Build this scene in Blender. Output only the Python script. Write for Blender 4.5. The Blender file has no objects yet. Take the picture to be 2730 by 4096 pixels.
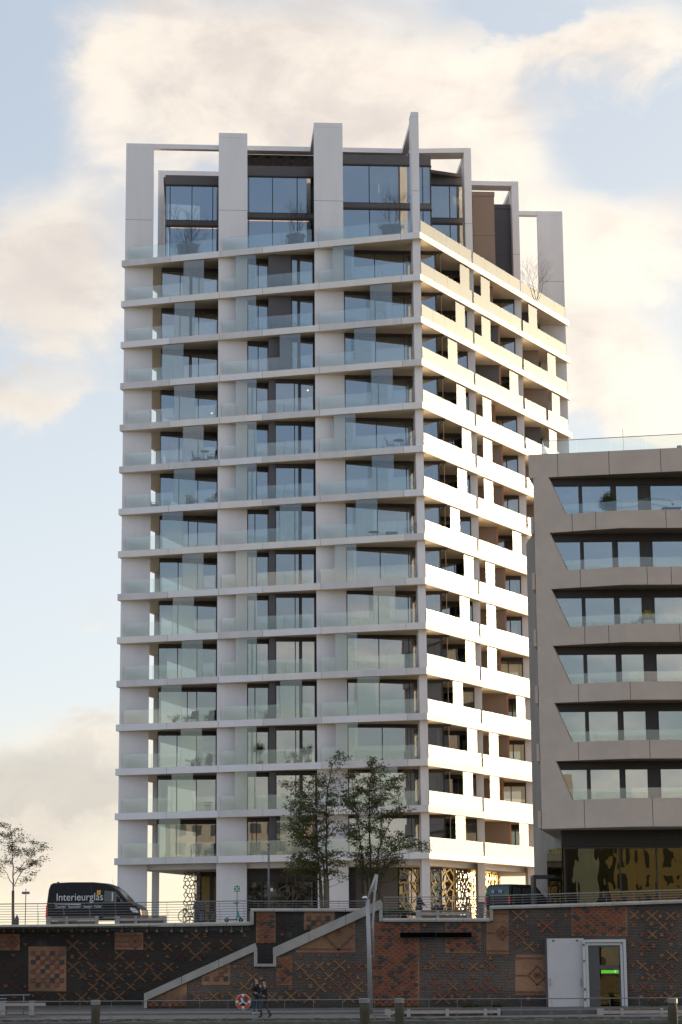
import bpy, bmesh, math, random
from math import sin, cos, tan, pi, radians, sqrt, atan2
from mathutils import Vector, Matrix

# ------------------------------------------------------------------ camera, sky, sun
SC = bpy.context.scene
PITCH, ROLL, FPX, ZC = 0.20064844, 0.00786859, 8900.0, 2.62
cam_d = bpy.data.cameras.new('camera')
cam = bpy.data.objects.new('camera', cam_d)
SC.collection.objects.link(cam)
SC.camera = cam
cam_d.sensor_fit = 'VERTICAL'
cam_d.sensor_height = 36.0
cam_d.lens = FPX / 4096 * 36.0
cam_d.clip_start = 1.0
cam_d.clip_end = 20000
R0 = Vector((1, 0, 0)); U0 = Vector((0, -sin(PITCH), cos(PITCH))); F0 = Vector((0, cos(PITCH), sin(PITCH)))
Rt = R0 * cos(ROLL) - U0 * sin(ROLL)
Up = R0 * sin(ROLL) + U0 * cos(ROLL)
mw = Matrix.Identity(4)
for i in range(3):
    mw[i][0], mw[i][1], mw[i][2] = Rt[i], Up[i], -F0[i]
mw[2][3] = ZC
cam.matrix_world = mw

SC.view_settings.view_transform = 'Standard'
SC.view_settings.look = 'None'
SC.view_settings.exposure = 0.85
SC.view_settings.gamma = 1.0
SC.view_settings.use_curve_mapping = False
cy = SC.cycles
cy.max_bounces = 8; cy.diffuse_bounces = 3; cy.glossy_bounces = 4; cy.transmission_bounces = 4
cy.transparent_max_bounces = 20
cy.caustics_reflective = False; cy.caustics_refractive = False
cy.use_denoising = True
cy.sample_clamp_indirect = 8.0

SUN_AZ, SUN_EL = radians(33), radians(9.5)      # azimuth measured from +X towards +Y
SDIR = Vector((cos(SUN_EL) * cos(SUN_AZ), cos(SUN_EL) * sin(SUN_AZ), sin(SUN_EL)))


def ray(px, py):
    """direction (unnormalised) through a pixel of the 2730x4096 photograph"""
    a, b = px - 1365.0, py - 2048.0
    u = a * cos(ROLL) - b * sin(ROLL); v = a * sin(ROLL) + b * cos(ROLL)
    X, Y = u / FPX, -v / FPX
    return Vector((X, cos(PITCH) - Y * sin(PITCH), sin(PITCH) + Y * cos(PITCH)))


def aty(px, py, y):
    d = ray(px, py); d = d * (y / d.y)
    return Vector((d.x, d.y, d.z + ZC))


def atz(px, py, z):
    d = ray(px, py); d = d * ((z - ZC) / d.z)
    return Vector((d.x, d.y, z))


def atline(px, py, p0, p1):
    """point of the vertical plane through p0, p1 (xy) seen at that pixel"""
    d = ray(px, py)
    nx, ny = -(p1[1] - p0[1]), (p1[0] - p0[0])
    t = (p0[0] * nx + p0[1] * ny) / (d.x * nx + d.y * ny)
    return Vector((d.x * t, d.y * t, d.z * t + ZC))


def world():
    w = bpy.data.worlds.new("World"); SC.world = w; w.use_nodes = True
    nt = w.node_tree; nt.nodes.clear()
    N = nt.nodes.new; L = nt.links.new

    def val(x, sock):
        if isinstance(x, (int, float)): sock.default_value = x
        else: L(x, sock)

    def m(op, a, b=0.0, c=None, clamp=False):
        n = N('ShaderNodeMath'); n.operation = op; n.use_clamp = clamp
        val(a, n.inputs[0]); val(b, n.inputs[1])
        if c is not None: val(c, n.inputs[2])
        return n.outputs[0]

    def mixc(f, a, b):
        n = N('ShaderNodeMix'); n.data_type = 'RGBA'
        val(f, n.inputs[0])
        for x, s in ((a, n.inputs[6]), (b, n.inputs[7])):
            if isinstance(x, tuple): s.default_value = (*x, 1)
            else: L(x, s)
        return n.outputs[2]

    tc = N('ShaderNodeTexCoord')
    sep = N('ShaderNodeSeparateXYZ'); L(tc.outputs['Generated'], sep.inputs[0])
    X, Y, Z = sep.outputs
    az = m('ARCTAN2', X, Y)
    el = m('ARCSINE', Z)
    sky = N('ShaderNodeTexSky'); sky.sky_type = 'NISHITA'; sky.sun_disc = False
    sky.sun_elevation = SUN_EL; sky.sun_rotation = pi / 2 - SUN_AZ
    sky.air_density = 1.0; sky.dust_density = 1.2; sky.ozone_density = 1.5

    def noise(scale, detail, rough, dist=0.0, stretch=(1, 1, 1.6), off=(0, 0, 0)):
        mp = N('ShaderNodeMapping'); mp.inputs['Scale'].default_value = stretch
        mp.inputs['Location'].default_value = off
        L(tc.outputs['Generated'], mp.inputs[0])
        n = N('ShaderNodeTexNoise'); n.inputs['Scale'].default_value = scale
        n.inputs['Detail'].default_value = detail; n.inputs['Roughness'].default_value = rough
        n.inputs['Distortion'].default_value = dist
        L(mp.outputs[0], n.inputs['Vector'])
        return n.outputs['Fac']
    n1 = noise(9, 9, 0.56, 0.25, off=(1.3, .2, .7))
    n2 = noise(22, 8, 0.6, 0.4)
    n3 = noise(5, 5, 0.55, 0.3, (1, 1, 3.2), (4.1, 2.2, .3))
    # warped direction so that cloud banks get ragged edges
    wx = m('ADD', az, m('MULTIPLY', m('SUBTRACT', n1, .5), .085))
    wy = m('ADD', el, m('MULTIPLY', m('SUBTRACT', n2, .5), .06))

    def blob(px, py, rx, ry, amp):
        d = ray(px * 1.7411, py * 1.7411).normalized()
        a0, e0 = atan2(d.x, d.y), math.asin(d.z)
        s = 1.7411 / FPX
        u = m('DIVIDE', m('SUBTRACT', wx, a0), rx * s)
        v = m('DIVIDE', m('SUBTRACT', wy, e0), ry * s)
        q = m('ADD', m('MULTIPLY', u, u), m('MULTIPLY', v, v))
        return m('MULTIPLY', m('POWER', 2.718, m('MULTIPLY', q, -1.0)), amp)
    banks = [(620, 200, 480, 230, 1.25), (1080, 330, 380, 160, .9), (330, 60, 150, 90, .35),
             (1400, 110, 240, 90, .7), (1500, 60, 160, 60, .3), (90, 590, 210, 170, 1.15), (200, 740, 140, 90, .5),
             (30, 905, 110, 55, .95), (1440, 860, 160, 120, 1.1), (1350, 560, 260, 120, .8), (1540, 560, 120, 90, .3),
             (1260, 740, 180, 200, .7), (160, 1800, 260, 90, 1.0), (230, 1680, 150, 45, .6), (60, 1930, 220, 60, .8),
             (190, 1405, 80, 30, .35), (170, 880, 100, 35, .35), (1550, 960, 120, 70, .8), (140, 2020, 240, 60, .9)]
    acc = 0.0
    for b in banks: acc = m('ADD', blob(*b), acc)
    acc = m('SUBTRACT', acc, blob(1400, 350, 170, 85, .75))
    acc = m('SUBTRACT', acc, blob(1230, 250, 110, 60, .35))
    acc = m('SUBTRACT', acc, blob(1530, 230, 60, 120, .35))
    acc = m('SUBTRACT', acc, blob(1230, 25, 170, 40, .75))
    acc = m('SUBTRACT', acc, blob(60, 170, 140, 240, .6))
    mask_v = m('ADD', acc, m('MULTIPLY', m('SUBTRACT', n2, .5), .75))
    mask_v = m('ADD', mask_v, m('MULTIPLY', m('SUBTRACT', n1, .5), 1.1))
    mr = N('ShaderNodeMapRange'); mr.interpolation_type = 'SMOOTHSTEP'
    L(mask_v, mr.inputs[0]); mr.inputs[1].default_value = .02; mr.inputs[2].default_value = .95
    mr2 = N('ShaderNodeMapRange'); mr2.interpolation_type = 'SMOOTHSTEP'
    L(n3, mr2.inputs[0]); mr2.inputs[1].default_value = .47; mr2.inputs[2].default_value = .66
    # in front of the lens the banks above, elsewhere free clouds
    infront = N('ShaderNodeMapRange'); L(m('ABSOLUTE', az), infront.inputs[0])
    infront.inputs[1].default_value = .22; infront.inputs[2].default_value = .4
    lo_ = N('ShaderNodeMapRange'); L(el, lo_.inputs[0]); lo_.inputs[1].default_value = .14; lo_.inputs[2].default_value = .26
    lo_.inputs[3].default_value = .85; lo_.inputs[4].default_value = .22
    hi_ = N('ShaderNodeMapRange'); L(el, hi_.inputs[0]); hi_.inputs[1].default_value = .42; hi_.inputs[2].default_value = .6
    hi_.inputs[3].default_value = 0; hi_.inputs[4].default_value = .75
    free = m('ADD', lo_.outputs[0], hi_.outputs[0])
    f = m('ADD', m('MULTIPLY', mr.outputs[0], m('SUBTRACT', 1.0, infront.outputs[0])),
          m('MULTIPLY', m('MULTIPLY', mr2.outputs[0], free), infront.outputs[0]))
    # cloud colour: cream tops and greyer pink bodies
    shade = N('ShaderNodeMapRange'); shade.interpolation_type = 'SMOOTHSTEP'
    L(m('ADD', m('MULTIPLY', n2, .5), m('MULTIPLY', n1, .5)), shade.inputs[0])
    shade.inputs[1].default_value = .36; shade.inputs[2].default_value = .6
    low = N('ShaderNodeMapRange'); L(el, low.inputs[0]); low.inputs[1].default_value = .03; low.inputs[2].default_value = .1
    ccol = mixc(shade.outputs[0], (.54, .475, .435), (.75, .67, .575))
    dk = m('ADD', m('ADD', blob(110, 1790, 300, 100, 1.5), blob(100, 640, 200, 170, .5)), m('ADD', blob(60, 900, 110, 50, .3), blob(30, 1950, 200, 40, .5)))
    ccol = mixc(m('MULTIPLY', m('MINIMUM', dk, 1.0), m('ADD', m('MULTIPLY', n2, 1.2), .1), clamp=True), ccol, (.40, .372, .36))
    # the air: paler and warmer down at the horizon
    hz = N('ShaderNodeMapRange'); hz.interpolation_type = 'SMOOTHSTEP'
    L(el, hz.inputs[0]); hz.inputs[1].default_value = .0; hz.inputs[2].default_value = .14
    acol = mixc(hz.outputs[0], (.80, .70, .50), (.555, .60, .64))
    hz2 = N('ShaderNodeMapRange'); hz2.interpolation_type = 'SMOOTHSTEP'
    L(el, hz2.inputs[0]); hz2.inputs[1].default_value = .1; hz2.inputs[2].default_value = .42
    acol = mixc(hz2.outputs[0], acol, (.37, .43, .515))
    # glow of the low sun in thin cloud
    dt = N('ShaderNodeVectorMath'); dt.operation = 'DOT_PRODUCT'
    L(tc.outputs['Generated'], dt.inputs[0]); dt.inputs[1].default_value = SDIR
    g = m('MAXIMUM', dt.outputs['Value'], 0.0)
    side = m('POWER', g, 3.0)
    glow = m('ADD', m('ADD', m('MULTIPLY', m('POWER', g, 420.0), 14.0), m('MULTIPLY', m('POWER', g, 60.0), 5.5)), m('ADD', m('MULTIPLY', side, .42), m('MULTIPLY', m('POWER', g, 24.0), m('MULTIPLY', m('POWER', 2.718, m('MULTIPLY', el, -13.0)), 6.0))))
    # away from the sun the sky is a deeper blue
    anti = N('ShaderNodeMapRange'); L(dt.outputs['Value'], anti.inputs[0])
    anti.inputs[1].default_value = .1; anti.inputs[2].default_value = -.5
    warm = N('ShaderNodeMapRange'); warm.interpolation_type = 'SMOOTHSTEP'
    L(el, warm.inputs[0]); warm.inputs[1].default_value = .09; warm.inputs[2].default_value = .24
    anti_c = mixc(warm.outputs[0], (.40, .455, .44), (.25, .41, .66))
    acol = mixc(m('MULTIPLY', anti.outputs[0], .8), acol, anti_c)
    ccol2 = mixc(anti.outputs[0], ccol, (1.15, .98, .82))
    gc = N('ShaderNodeVectorMath'); gc.operation = 'SCALE'; gc.inputs[0].default_value = (1.0, .82, .52)
    L(glow, gc.inputs['Scale'])
    both = mixc(f, acol, ccol2)
    ad = N('ShaderNodeVectorMath'); ad.operation = 'ADD'; L(both, ad.inputs[0]); L(gc.outputs[0], ad.inputs[1])
    bg1 = N('ShaderNodeBackground'); L(sky.outputs[0], bg1.inputs[0]); bg1.inputs[1].default_value = .08
    bg2 = N('ShaderNodeBackground'); L(ad.outputs[0], bg2.inputs[0]); bg2.inputs[1].default_value = .85
    mx = N('ShaderNodeMixShader'); mx.inputs[0].default_value = .82
    L(bg1.outputs[0], mx.inputs[1]); L(bg2.outputs[0], mx.inputs[2])
    out = N('ShaderNodeOutputWorld'); L(mx.outputs[0], out.inputs[0])


world()
sd = bpy.data.lights.new('sun', 'SUN'); sd.energy = 5.0; sd.angle = radians(.6); sd.color = (1, .76, .48)
sun = bpy.data.objects.new('sun', sd); SC.collection.objects.link(sun)
sun.rotation_euler = SDIR.to_track_quat('Z', 'Y').to_euler(); sun.location = (60, 60, 90)

# ------------------------------------------------------------------ materials
MAT = {}


def mat(name, col, rough=.8, metal=0.0, spec=.5, var=0.0, vscale=1.5, bump=0.0, bscale=30, col2=None, emis=None, trans=0.0, streak=False):
    if name in MAT: return MAT[name]
    m_ = bpy.data.materials.new(name); m_.use_nodes = True
    nt = m_.node_tree; N = nt.nodes.new; L = nt.links.new
    b = nt.nodes['Principled BSDF']
    b.inputs['Base Color'].default_value = (*col, 1); b.inputs['Roughness'].default_value = rough
    b.inputs['Metallic'].default_value = metal; b.inputs['Specular IOR Level'].default_value = spec
    tc = N('ShaderNodeTexCoord')
    if var or col2:
        n = N('ShaderNodeTexNoise'); n.inputs['Scale'].default_value = vscale; n.inputs['Detail'].default_value = 8
        n.inputs['Roughness'].default_value = .62
        if streak:
            mp = N('ShaderNodeMapping'); mp.inputs['Scale'].default_value = (1, 1, .12)
            L(tc.outputs['Object'], mp.inputs[0]); L(mp.outputs[0], n.inputs['Vector'])
        else: L(tc.outputs['Object'], n.inputs['Vector'])
        mr = N('ShaderNodeMapRange'); L(n.outputs['Fac'], mr.inputs[0]); mr.inputs[1].default_value = .3; mr.inputs[2].default_value = .7
        mx = N('ShaderNodeMix'); mx.data_type = 'RGBA'
        c2 = col2 or tuple(c * (1 - var) for c in col)
        mx.inputs[6].default_value = (*col, 1); mx.inputs[7].default_value = (*c2, 1)
        L(mr.outputs[0], mx.inputs[0]); L(mx.outputs[2], b.inputs['Base Color'])
    if bump:
        n = N('ShaderNodeTexNoise'); n.inputs['Scale'].default_value = bscale; n.inputs['Detail'].default_value = 5
        L(tc.outputs['Object'], n.inputs['Vector'])
        bp = N('ShaderNodeBump'); bp.inputs['Strength'].default_value = bump; bp.inputs['Distance'].default_value = .02
        L(n.outputs['Fac'], bp.inputs['Height']); L(bp.outputs[0], b.inputs['Normal'])
    if emis:
        b.inputs['Emission Color'].default_value = (*emis[0], 1); b.inputs['Emission Strength'].default_value = emis[1]
    if trans:
        tr = N('ShaderNodeBsdfTranslucent'); tr.inputs[0].default_value = (*col, 1)
        ms = N('ShaderNodeMixShader'); ms.inputs[0].default_value = trans
        L(b.outputs[0], ms.inputs[1]); L(tr.outputs[0], ms.inputs[2]); L(ms.outputs[0], nt.nodes['Material Output'].inputs[0])
    MAT[name] = m_
    return m_


def glass(name, tint, refl, base, dirt=0.0, dirtcol=(.8, .8, .75), wav=0.0, rough=0.0, gcol=(1, 1, 1)):
    """sheet glass: tinted see-through mixed with a mirror part (Fresnel of index `refl` plus `base`)"""
    if name in MAT: return MAT[name]
    m_ = bpy.data.materials.new(name); m_.use_nodes = True
    nt = m_.node_tree; nt.nodes.clear(); N = nt.nodes.new; L = nt.links.new
    out = N('ShaderNodeOutputMaterial')
    tr = N('ShaderNodeBsdfTransparent'); tr.inputs[0].default_value = (*tint, 1)
    gl = N('ShaderNodeBsdfGlossy'); gl.inputs['Roughness'].default_value = rough; gl.inputs[0].default_value = (*gcol, 1)
    fr = N('ShaderNodeFresnel'); fr.inputs[0].default_value = refl
    mt = N('ShaderNodeMath'); mt.operation = 'ADD'; mt.use_clamp = True; mt.inputs[1].default_value = base
    L(fr.outputs[0], mt.inputs[0])
    if wav:
        tc = N('ShaderNodeTexCoord'); mp = N('ShaderNodeMapping'); mp.inputs['Scale'].default_value = (1, 1, .6)
        L(tc.outputs['Object'], mp.inputs[0])
        n = N('ShaderNodeTexNoise'); n.inputs['Scale'].default_value = .9; n.inputs['Detail'].default_value = 1.5
        L(mp.outputs[0], n.inputs['Vector'])
        bp = N('ShaderNodeBump'); bp.inputs['Strength'].default_value = 1; bp.inputs['Distance'].default_value = wav
        L(n.outputs['Fac'], bp.inputs['Height']); L(bp.outputs[0], gl.inputs['Normal'])
    mx = N('ShaderNodeMixShader'); L(mt.outputs[0], mx.inputs[0]); L(gl.outputs[0], mx.inputs[2])
    first = tr.outputs[0]
    if dirt:
        df = N('ShaderNodeBsdfDiffuse'); df.inputs[0].default_value = (*dirtcol, 1)
        m2 = N('ShaderNodeMixShader'); L(tr.outputs[0], m2.inputs[1]); L(df.outputs[0], m2.inputs[2])
        tc = N('ShaderNodeTexCoord')
        n = N('ShaderNodeTexNoise'); n.inputs['Scale'].default_value = .6; n.inputs['Detail'].default_value = 6
        L(tc.outputs['Object'], n.inputs['Vector'])
        mr = N('ShaderNodeMapRange'); L(n.outputs['Fac'], mr.inputs[0]); mr.inputs[1].default_value = .3; mr.inputs[2].default_value = .7
        mr.inputs[3].default_value = dirt * .6; mr.inputs[4].default_value = dirt * 1.4
        L(mr.outputs[0], m2.inputs[0]); first = m2.outputs[0]
    L(first, mx.inputs[1]); L(mx.outputs[0], out.inputs[0])
    MAT[name] = m_
    return m_


white_conc = mat('white_concrete', (.83, .80, .805), .75, var=.09, vscale=.8, bump=.15, bscale=14, streak=True)
soffit_m = mat('soffit_plaster', (.80, .68, .50), .8, var=.06, vscale=.4)
terrace_m = mat('terrace_floor', (.74, .66, .54), .8, var=.10)
bronze = mat('bronze_frame', (.045, .038, .036), .45, metal=.3)
bronze_l = mat('bronze_panel', (.10, .092, .095), .5, metal=.2, var=.05)
clad_brown = mat('brown_cladding', (.23, .165, .125), .5, metal=.1, var=.06)
clad_dark = mat('dark_cladding', (.075, .068, .072), .45, metal=.2, var=.05)
rust_m = mat('rust_edge', (.40, .19, .11), .6, var=.1)
interior_m = mat('interior_wall', (.30, .27, .24), .9, var=.3, vscale=.3)
curtain_m = mat('curtain_fabric', (.62, .60, .55), .9, trans=.45)
blind_m = mat('roller_blind', (.34, .31, .29), .9)
glass_edge = mat('glass_edge', (.10, .15, .12), .3)
win_glass = glass('window_glass', (.55, .58, .57), 1.6, .22, wav=.0009, gcol=(.92, .96, 1))
bal_glass = glass('balustrade_glass', (.965, .985, .96), 1.52, .03, dirt=.045, dirtcol=(.62, .68, .63), wav=.0007)
scr_glass = glass('screen_glass', (.965, .985, .96), 1.52, .03, dirt=.03, dirtcol=(.62, .68, .63), wav=.0007)
tan_conc = mat('tan_concrete', (.62, .50, .41), .85, var=.14, vscale=.7, bump=.25, bscale=16)
tan_side = mat('tan_reveal', (.62, .52, .44), .85, var=.05)
coping_m = mat('coping_concrete', (.42, .39, .345), .85, var=.25, vscale=1.2, bump=.3, bscale=10)
steel = mat('galvanised_steel', (.33, .33, .34), .4, metal=.75, var=.1, vscale=5)
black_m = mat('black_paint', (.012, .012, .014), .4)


# ------------------------------------------------------------------ mesh helpers
def link(o):
    SC.collection.objects.link(o); return o


class MB:
    def __init__(s): s.v = []; s.f = []; s.mi = []; s.smooth = False

    def add(s, vs, fs, mi=0):
        k = len(s.v); s.v += [tuple(v) for v in vs]
        s.f += [tuple(i + k for i in f) for f in fs]; s.mi += [mi] * len(fs)
        return s

    def hexa(s, b, t, mi=0):
        """bottom quad b, top quad t (4 points each, counter-clockwise from above)"""
        return s.add(list(b) + list(t), [(3, 2, 1, 0), (4, 5, 6, 7), (0, 1, 5, 4), (1, 2, 6, 5), (2, 3, 7, 6), (3, 0, 4, 7)], mi)

    def box(s, x0, x1, y0, y1, z0, z1, mi=0):
        q = [(x0, y0), (x1, y0), (x1, y1), (x0, y1)]
        return s.hexa([(*p, z0) for p in q], [(*p, z1) for p in q], mi)

    def wall(s, p0, p1, th, z0, z1, mi=0, z0b=None, z1b=None):
        """box standing on line p0-p1 with thickness th to the left of the direction (negative: right)"""
        d = Vector((p1[0] - p0[0], p1[1] - p0[1])).normalized(); n = Vector((-d.y, d.x)) * th
        q = [p0, p1, (p1[0] + n.x, p1[1] + n.y), (p0[0] + n.x, p0[1] + n.y)]
        if th < 0: q = [q[3], q[2], q[1], q[0]]
        zb = [z0, z0 if z0b is None else z0b]; zt = [z1, z1 if z1b is None else z1b]
        idx = [0, 1, 1, 0]
        return s.hexa([(q[i][0], q[i][1], zb[idx[i]]) for i in range(4)], [(q[i][0], q[i][1], zt[idx[i]]) for i in range(4)], mi)

    def sheet(s, p0, p1, th, z0, z1):
        """pane of sheet glass: faces in material 0, cut edges in material 1"""
        s.wall(p0, p1, th, z0, z1, 0); k = len(s.mi)
        for i in (1, 3, 5): s.mi[k - 6 + i] = 1
        return s

    def prism(s, poly, z0, z1, mi=0, mi_bot=None, mi_top=None):
        n = len(poly); a = sum(poly[i][0] * poly[(i + 1) % n][1] - poly[(i + 1) % n][0] * poly[i][1] for i in range(n))
        if a < 0: poly = poly[::-1]
        k = len(s.v)
        s.v += [(p[0], p[1], z0) for p in poly] + [(p[0], p[1], z1) for p in poly]
        s.f.append(tuple(k + i for i in range(n - 1, -1, -1))); s.mi.append(mi if mi_bot is None else mi_bot)
        s.f.append(tuple(k + n + i for i in range(n))); s.mi.append(mi if mi_top is None else mi_top)
        for i in range(n):
            j = (i + 1) % n; s.f.append((k + i, k + j, k + n + j, k + n + i)); s.mi.append(mi)
        return s

    def vprism(s, poly3, off, mi=0):
        """planar polygon in space extruded by vector off"""
        n = len(poly3); k = len(s.v); off = Vector(off)
        s.v += [tuple(p) for p in poly3] + [tuple(Vector(p) + off) for p in poly3]
        s.f.append(tuple(k + i for i in range(n))); s.mi.append(mi)
        s.f.append(tuple(k + n + i for i in range(n - 1, -1, -1))); s.mi.append(mi)
        for i in range(n):
            j = (i + 1) % n; s.f.append((k + j, k + i, k + n + i, k + n + j)); s.mi.append(mi)
        return s

    def tube(s, pts, r, seg=8, mi=0, r2=None):
        pts = [Vector(p) for p in pts]; n = len(pts); k = len(s.v); prev = None
        for i, p in enumerate(pts):
            t = (pts[min(i + 1, n - 1)] - pts[max(i - 1, 0)]).normalized()
            if prev is None:
                a = t.orthogonal().normalized()
            else:
                a = (prev - t * prev.dot(t))
                a = a.normalized() if a.length > 1e-6 else t.orthogonal().normalized()
            prev = a; b = t.cross(a)
            rr = r if r2 is None else r + (r2 - r) * i / max(1, n - 1)
            if isinstance(r, (list, tuple)): rr = r[i]
            for j in range(seg):
                an = 2 * pi * j / seg
                s.v.append(tuple(p + (a * cos(an) + b * sin(an)) * rr))
        for i in range(n - 1):
            for j in range(seg):
                j2 = (j + 1) % seg
                s.f.append((k + i * seg + j, k + i * seg + j2, k + (i + 1) * seg + j2, k + (i + 1) * seg + j)); s.mi.append(mi)
        s.f.append(tuple(k + j for j in range(seg - 1, -1, -1))); s.mi.append(mi)
        s.f.append(tuple(k + (n - 1) * seg + j for j in range(seg))); s.mi.append(mi)
        return s

    def lathe(s, c, prof, seg=20, mi=0, sx=1, sy=1):
        k = len(s.v); n = len(prof)
        for r, z in prof:
            for j in range(seg):
                an = 2 * pi * j / seg; s.v.append((c[0] + r * sx * cos(an), c[1] + r * sy * sin(an), c[2] + z))
        for i in range(n - 1):
            for j in range(seg):
                j2 = (j + 1) % seg
                s.f.append((k + i * seg + j, k + i * seg + j2, k + (i + 1) * seg + j2, k + (i + 1) * seg + j)); s.mi.append(mi)
        s.f.append(tuple(k + j for j in range(seg - 1, -1, -1))); s.mi.append(mi)
        s.f.append(tuple(k + (n - 1) * seg + j for j in range(seg))); s.mi.append(mi)
        return s

    def torus(s, c, u, v, R, r, n=28, m_=10, mi=0, mi2=None, stripes=()):
        """ring in the plane of unit vectors u, v"""
        k = len(s.v); c = Vector(c); u = Vector(u); v = Vector(v); w = u.cross(v)
        for i in range(n):
            a = 2 * pi * i / n; d = u * cos(a) + v * sin(a)
            for j in range(m_):
                b = 2 * pi * j / m_; s.v.append(tuple(c + d * (R + r * cos(b)) + w * r * sin(b)))
        for i in range(n):
            i2 = (i + 1) % n
            for j in range(m_):
                j2 = (j + 1) % m_
                s.f.append((k + i * m_ + j, k + i2 * m_ + j, k + i2 * m_ + j2, k + i * m_ + j2)); s.mi.append(mi2 if i in stripes else mi)
        return s

    def build(s, name, mats, parent=None, label=None, cat=None, group=None, kind=None, smooth=False, loc=None, bevel=0.0):
        root = parent
        while root is not None and root.parent is not None: root = root.parent
        o0 = Vector(root.location) if root is not None else Vector(loc if loc is not None else (0, 0, 0))
        me = bpy.data.meshes.new(name)
        me.from_pydata([(v[0] - o0.x, v[1] - o0.y, v[2] - o0.z) for v in s.v], [], s.f)
        if not isinstance(mats, (list, tuple)): mats = [mats]
        for m_ in mats: me.materials.append(m_)
        me.polygons.foreach_set('material_index', s.mi)
        if smooth or s.smooth: me.polygons.foreach_set('use_smooth', [True] * len(s.f))
        me.update()
        o = link(bpy.data.objects.new(name, me))
        if parent is not None: o.parent = parent
        else: o.location = o0
        if bevel:
            b = o.modifiers.new('edge', 'BEVEL'); b.width = bevel; b.segments = 2; b.limit_method = 'ANGLE'
        tag(o, label, cat, group, kind)
        return o


def tag(o, label=None, cat=None, group=None, kind=None):
    if label: o['label'] = label
    if cat: o['category'] = cat
    if group: o['group'] = group
    if kind: o['kind'] = kind
    return o


def thing(name, label, cat, loc, group=None):
    o = link(bpy.data.objects.new(name, None)); o.location = loc; o.empty_display_size = .5
    return tag(o, label, cat, group)


def text(body, size, origin, ux, uz, m_, parent, name='lettering', extrude=.004, align='LEFT', width=None, shear=0.0):
    """flat lettering; ux = reading direction, uz = up"""
    cu = bpy.data.curves.new(name, 'FONT'); cu.body = body; cu.size = size; cu.extrude = extrude; cu.align_x = align
    cu.shear = shear
    tmp = bpy.data.objects.new(name, cu); link(tmp)
    dg = bpy.context.evaluated_depsgraph_get(); me = bpy.data.meshes.new_from_object(tmp.evaluated_get(dg))
    bpy.data.objects.remove(tmp)
    ux = Vector(ux).normalized(); uz = Vector(uz).normalized(); n = ux.cross(uz)
    xs = [v.co.x for v in me.vertices]; w = (max(xs) - min(xs)) or 1
    k = 1 if width is None else width / w
    root = parent
    while root.parent is not None: root = root.parent
    base = Vector(origin) - root.location
    for v in me.vertices:
        c = v.co.copy(); v.co = base + ux * c.x * k + uz * c.y - n * c.z * -1
    me.materials.clear(); me.materials.append(m_)
    o = link(bpy.data.objects.new(name, me)); o.parent = parent
    return o

# ------------------------------------------------------------------ ground, water
GZ = 5.05                                    # street level round the tower (above the lower promenade)
TA = (-17.2421, 168.9331); TB = (6.1845, 162.3949); TC = (20.0016, 186.7929); TD = (-9.7, 193.8)
ZT = 54.85465 + ZC; SH = 3.35; TH = .5
WF = ((-40, 116.2 + .12 * 40), (40, 116.2 - .12 * 40))      # front face line of the brick quay wall
WB = ((-40, 118.7 + .12 * 40), (40, 118.7 - .12 * 40))      # face line behind the stair
ED = ((-40, 107.4 + .13 * 40), (40, 107.4 - .13 * 40))      # quay edge


def lerp2(l, x): return l[0][1] + (l[1][1] - l[0][1]) * (x - l[0][0]) / (l[1][0] - l[0][0])


paving = mat('plaza_paving', (.30, .28, .25), .85, var=.2, vscale=.6, bump=.2, bscale=6)
m = MB()
m.add([(-2000, 119.5, GZ - .35), (2000, 119.5, GZ - .35), (2000, 135, GZ - .05), (-2000, 135, GZ - .05)], [(0, 1, 2, 3)])
m.add([(-2000, 135, GZ - .05), (2000, 135, GZ - .05), (2000, 160, GZ), (-2000, 160, GZ)], [(0, 1, 2, 3)])
m.add([(-2000, 160, GZ), (2000, 160, GZ), (6000, 8000, GZ), (-6000, 8000, GZ)], [(0, 1, 2, 3)])
m.build('ground', paving, kind='structure')

wat = bpy.data.materials.new('harbour_water'); wat.use_nodes = True
b = wat.node_tree.nodes['Principled BSDF']; b.inputs['Base Color'].default_value = (.012, .02, .018, 1); b.inputs['Roughness'].default_value = .06
n_ = wat.node_tree.nodes.new('ShaderNodeTexNoise'); n_.inputs['Scale'].default_value = .8; n_.inputs['Detail'].default_value = 6
tc_ = wat.node_tree.nodes.new('ShaderNodeTexCoord'); wat.node_tree.links.new(tc_.outputs['Object'], n_.inputs['Vector'])
bp_ = wat.node_tree.nodes.new('ShaderNodeBump'); bp_.inputs['Strength'].default_value = .5; bp_.inputs['Distance'].default_value = .2
wat.node_tree.links.new(n_.outputs['Fac'], bp_.inputs['Height']); wat.node_tree.links.new(bp_.outputs[0], b.inputs['Normal'])
m = MB(); m.add([(-2000, 8, -1.7), (2000, 8, -1.7), (2000, 118, -1.7), (-2000, 118, -1.7)], [(0, 1, 2, 3)])
m.build('water', wat, kind='structure')
m = MB(); m.box(-400, 400, -900, 8, -3, .95); m.build('quay_ground', paving, kind='structure')

# lower promenade: paved lanes rising gently to the wall
cob = mat('cobblestones', (.145, .122, .10), .9, col2=(.07, .06, .05), vscale=2.2, bump=.8, bscale=7)
slabm = mat('smooth_granite', (.185, .17, .155), .75, var=.2, vscale=1.3)
moss = mat('mossy_concrete', (.10, .095, .05), .95, col2=(.035, .04, .015), vscale=1.4, bump=.5, bscale=9)
capm = mat('quay_cap', (.17, .16, .135), .9, col2=(.09, .09, .05), vscale=2.0, bump=.4, bscale=8)


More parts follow.
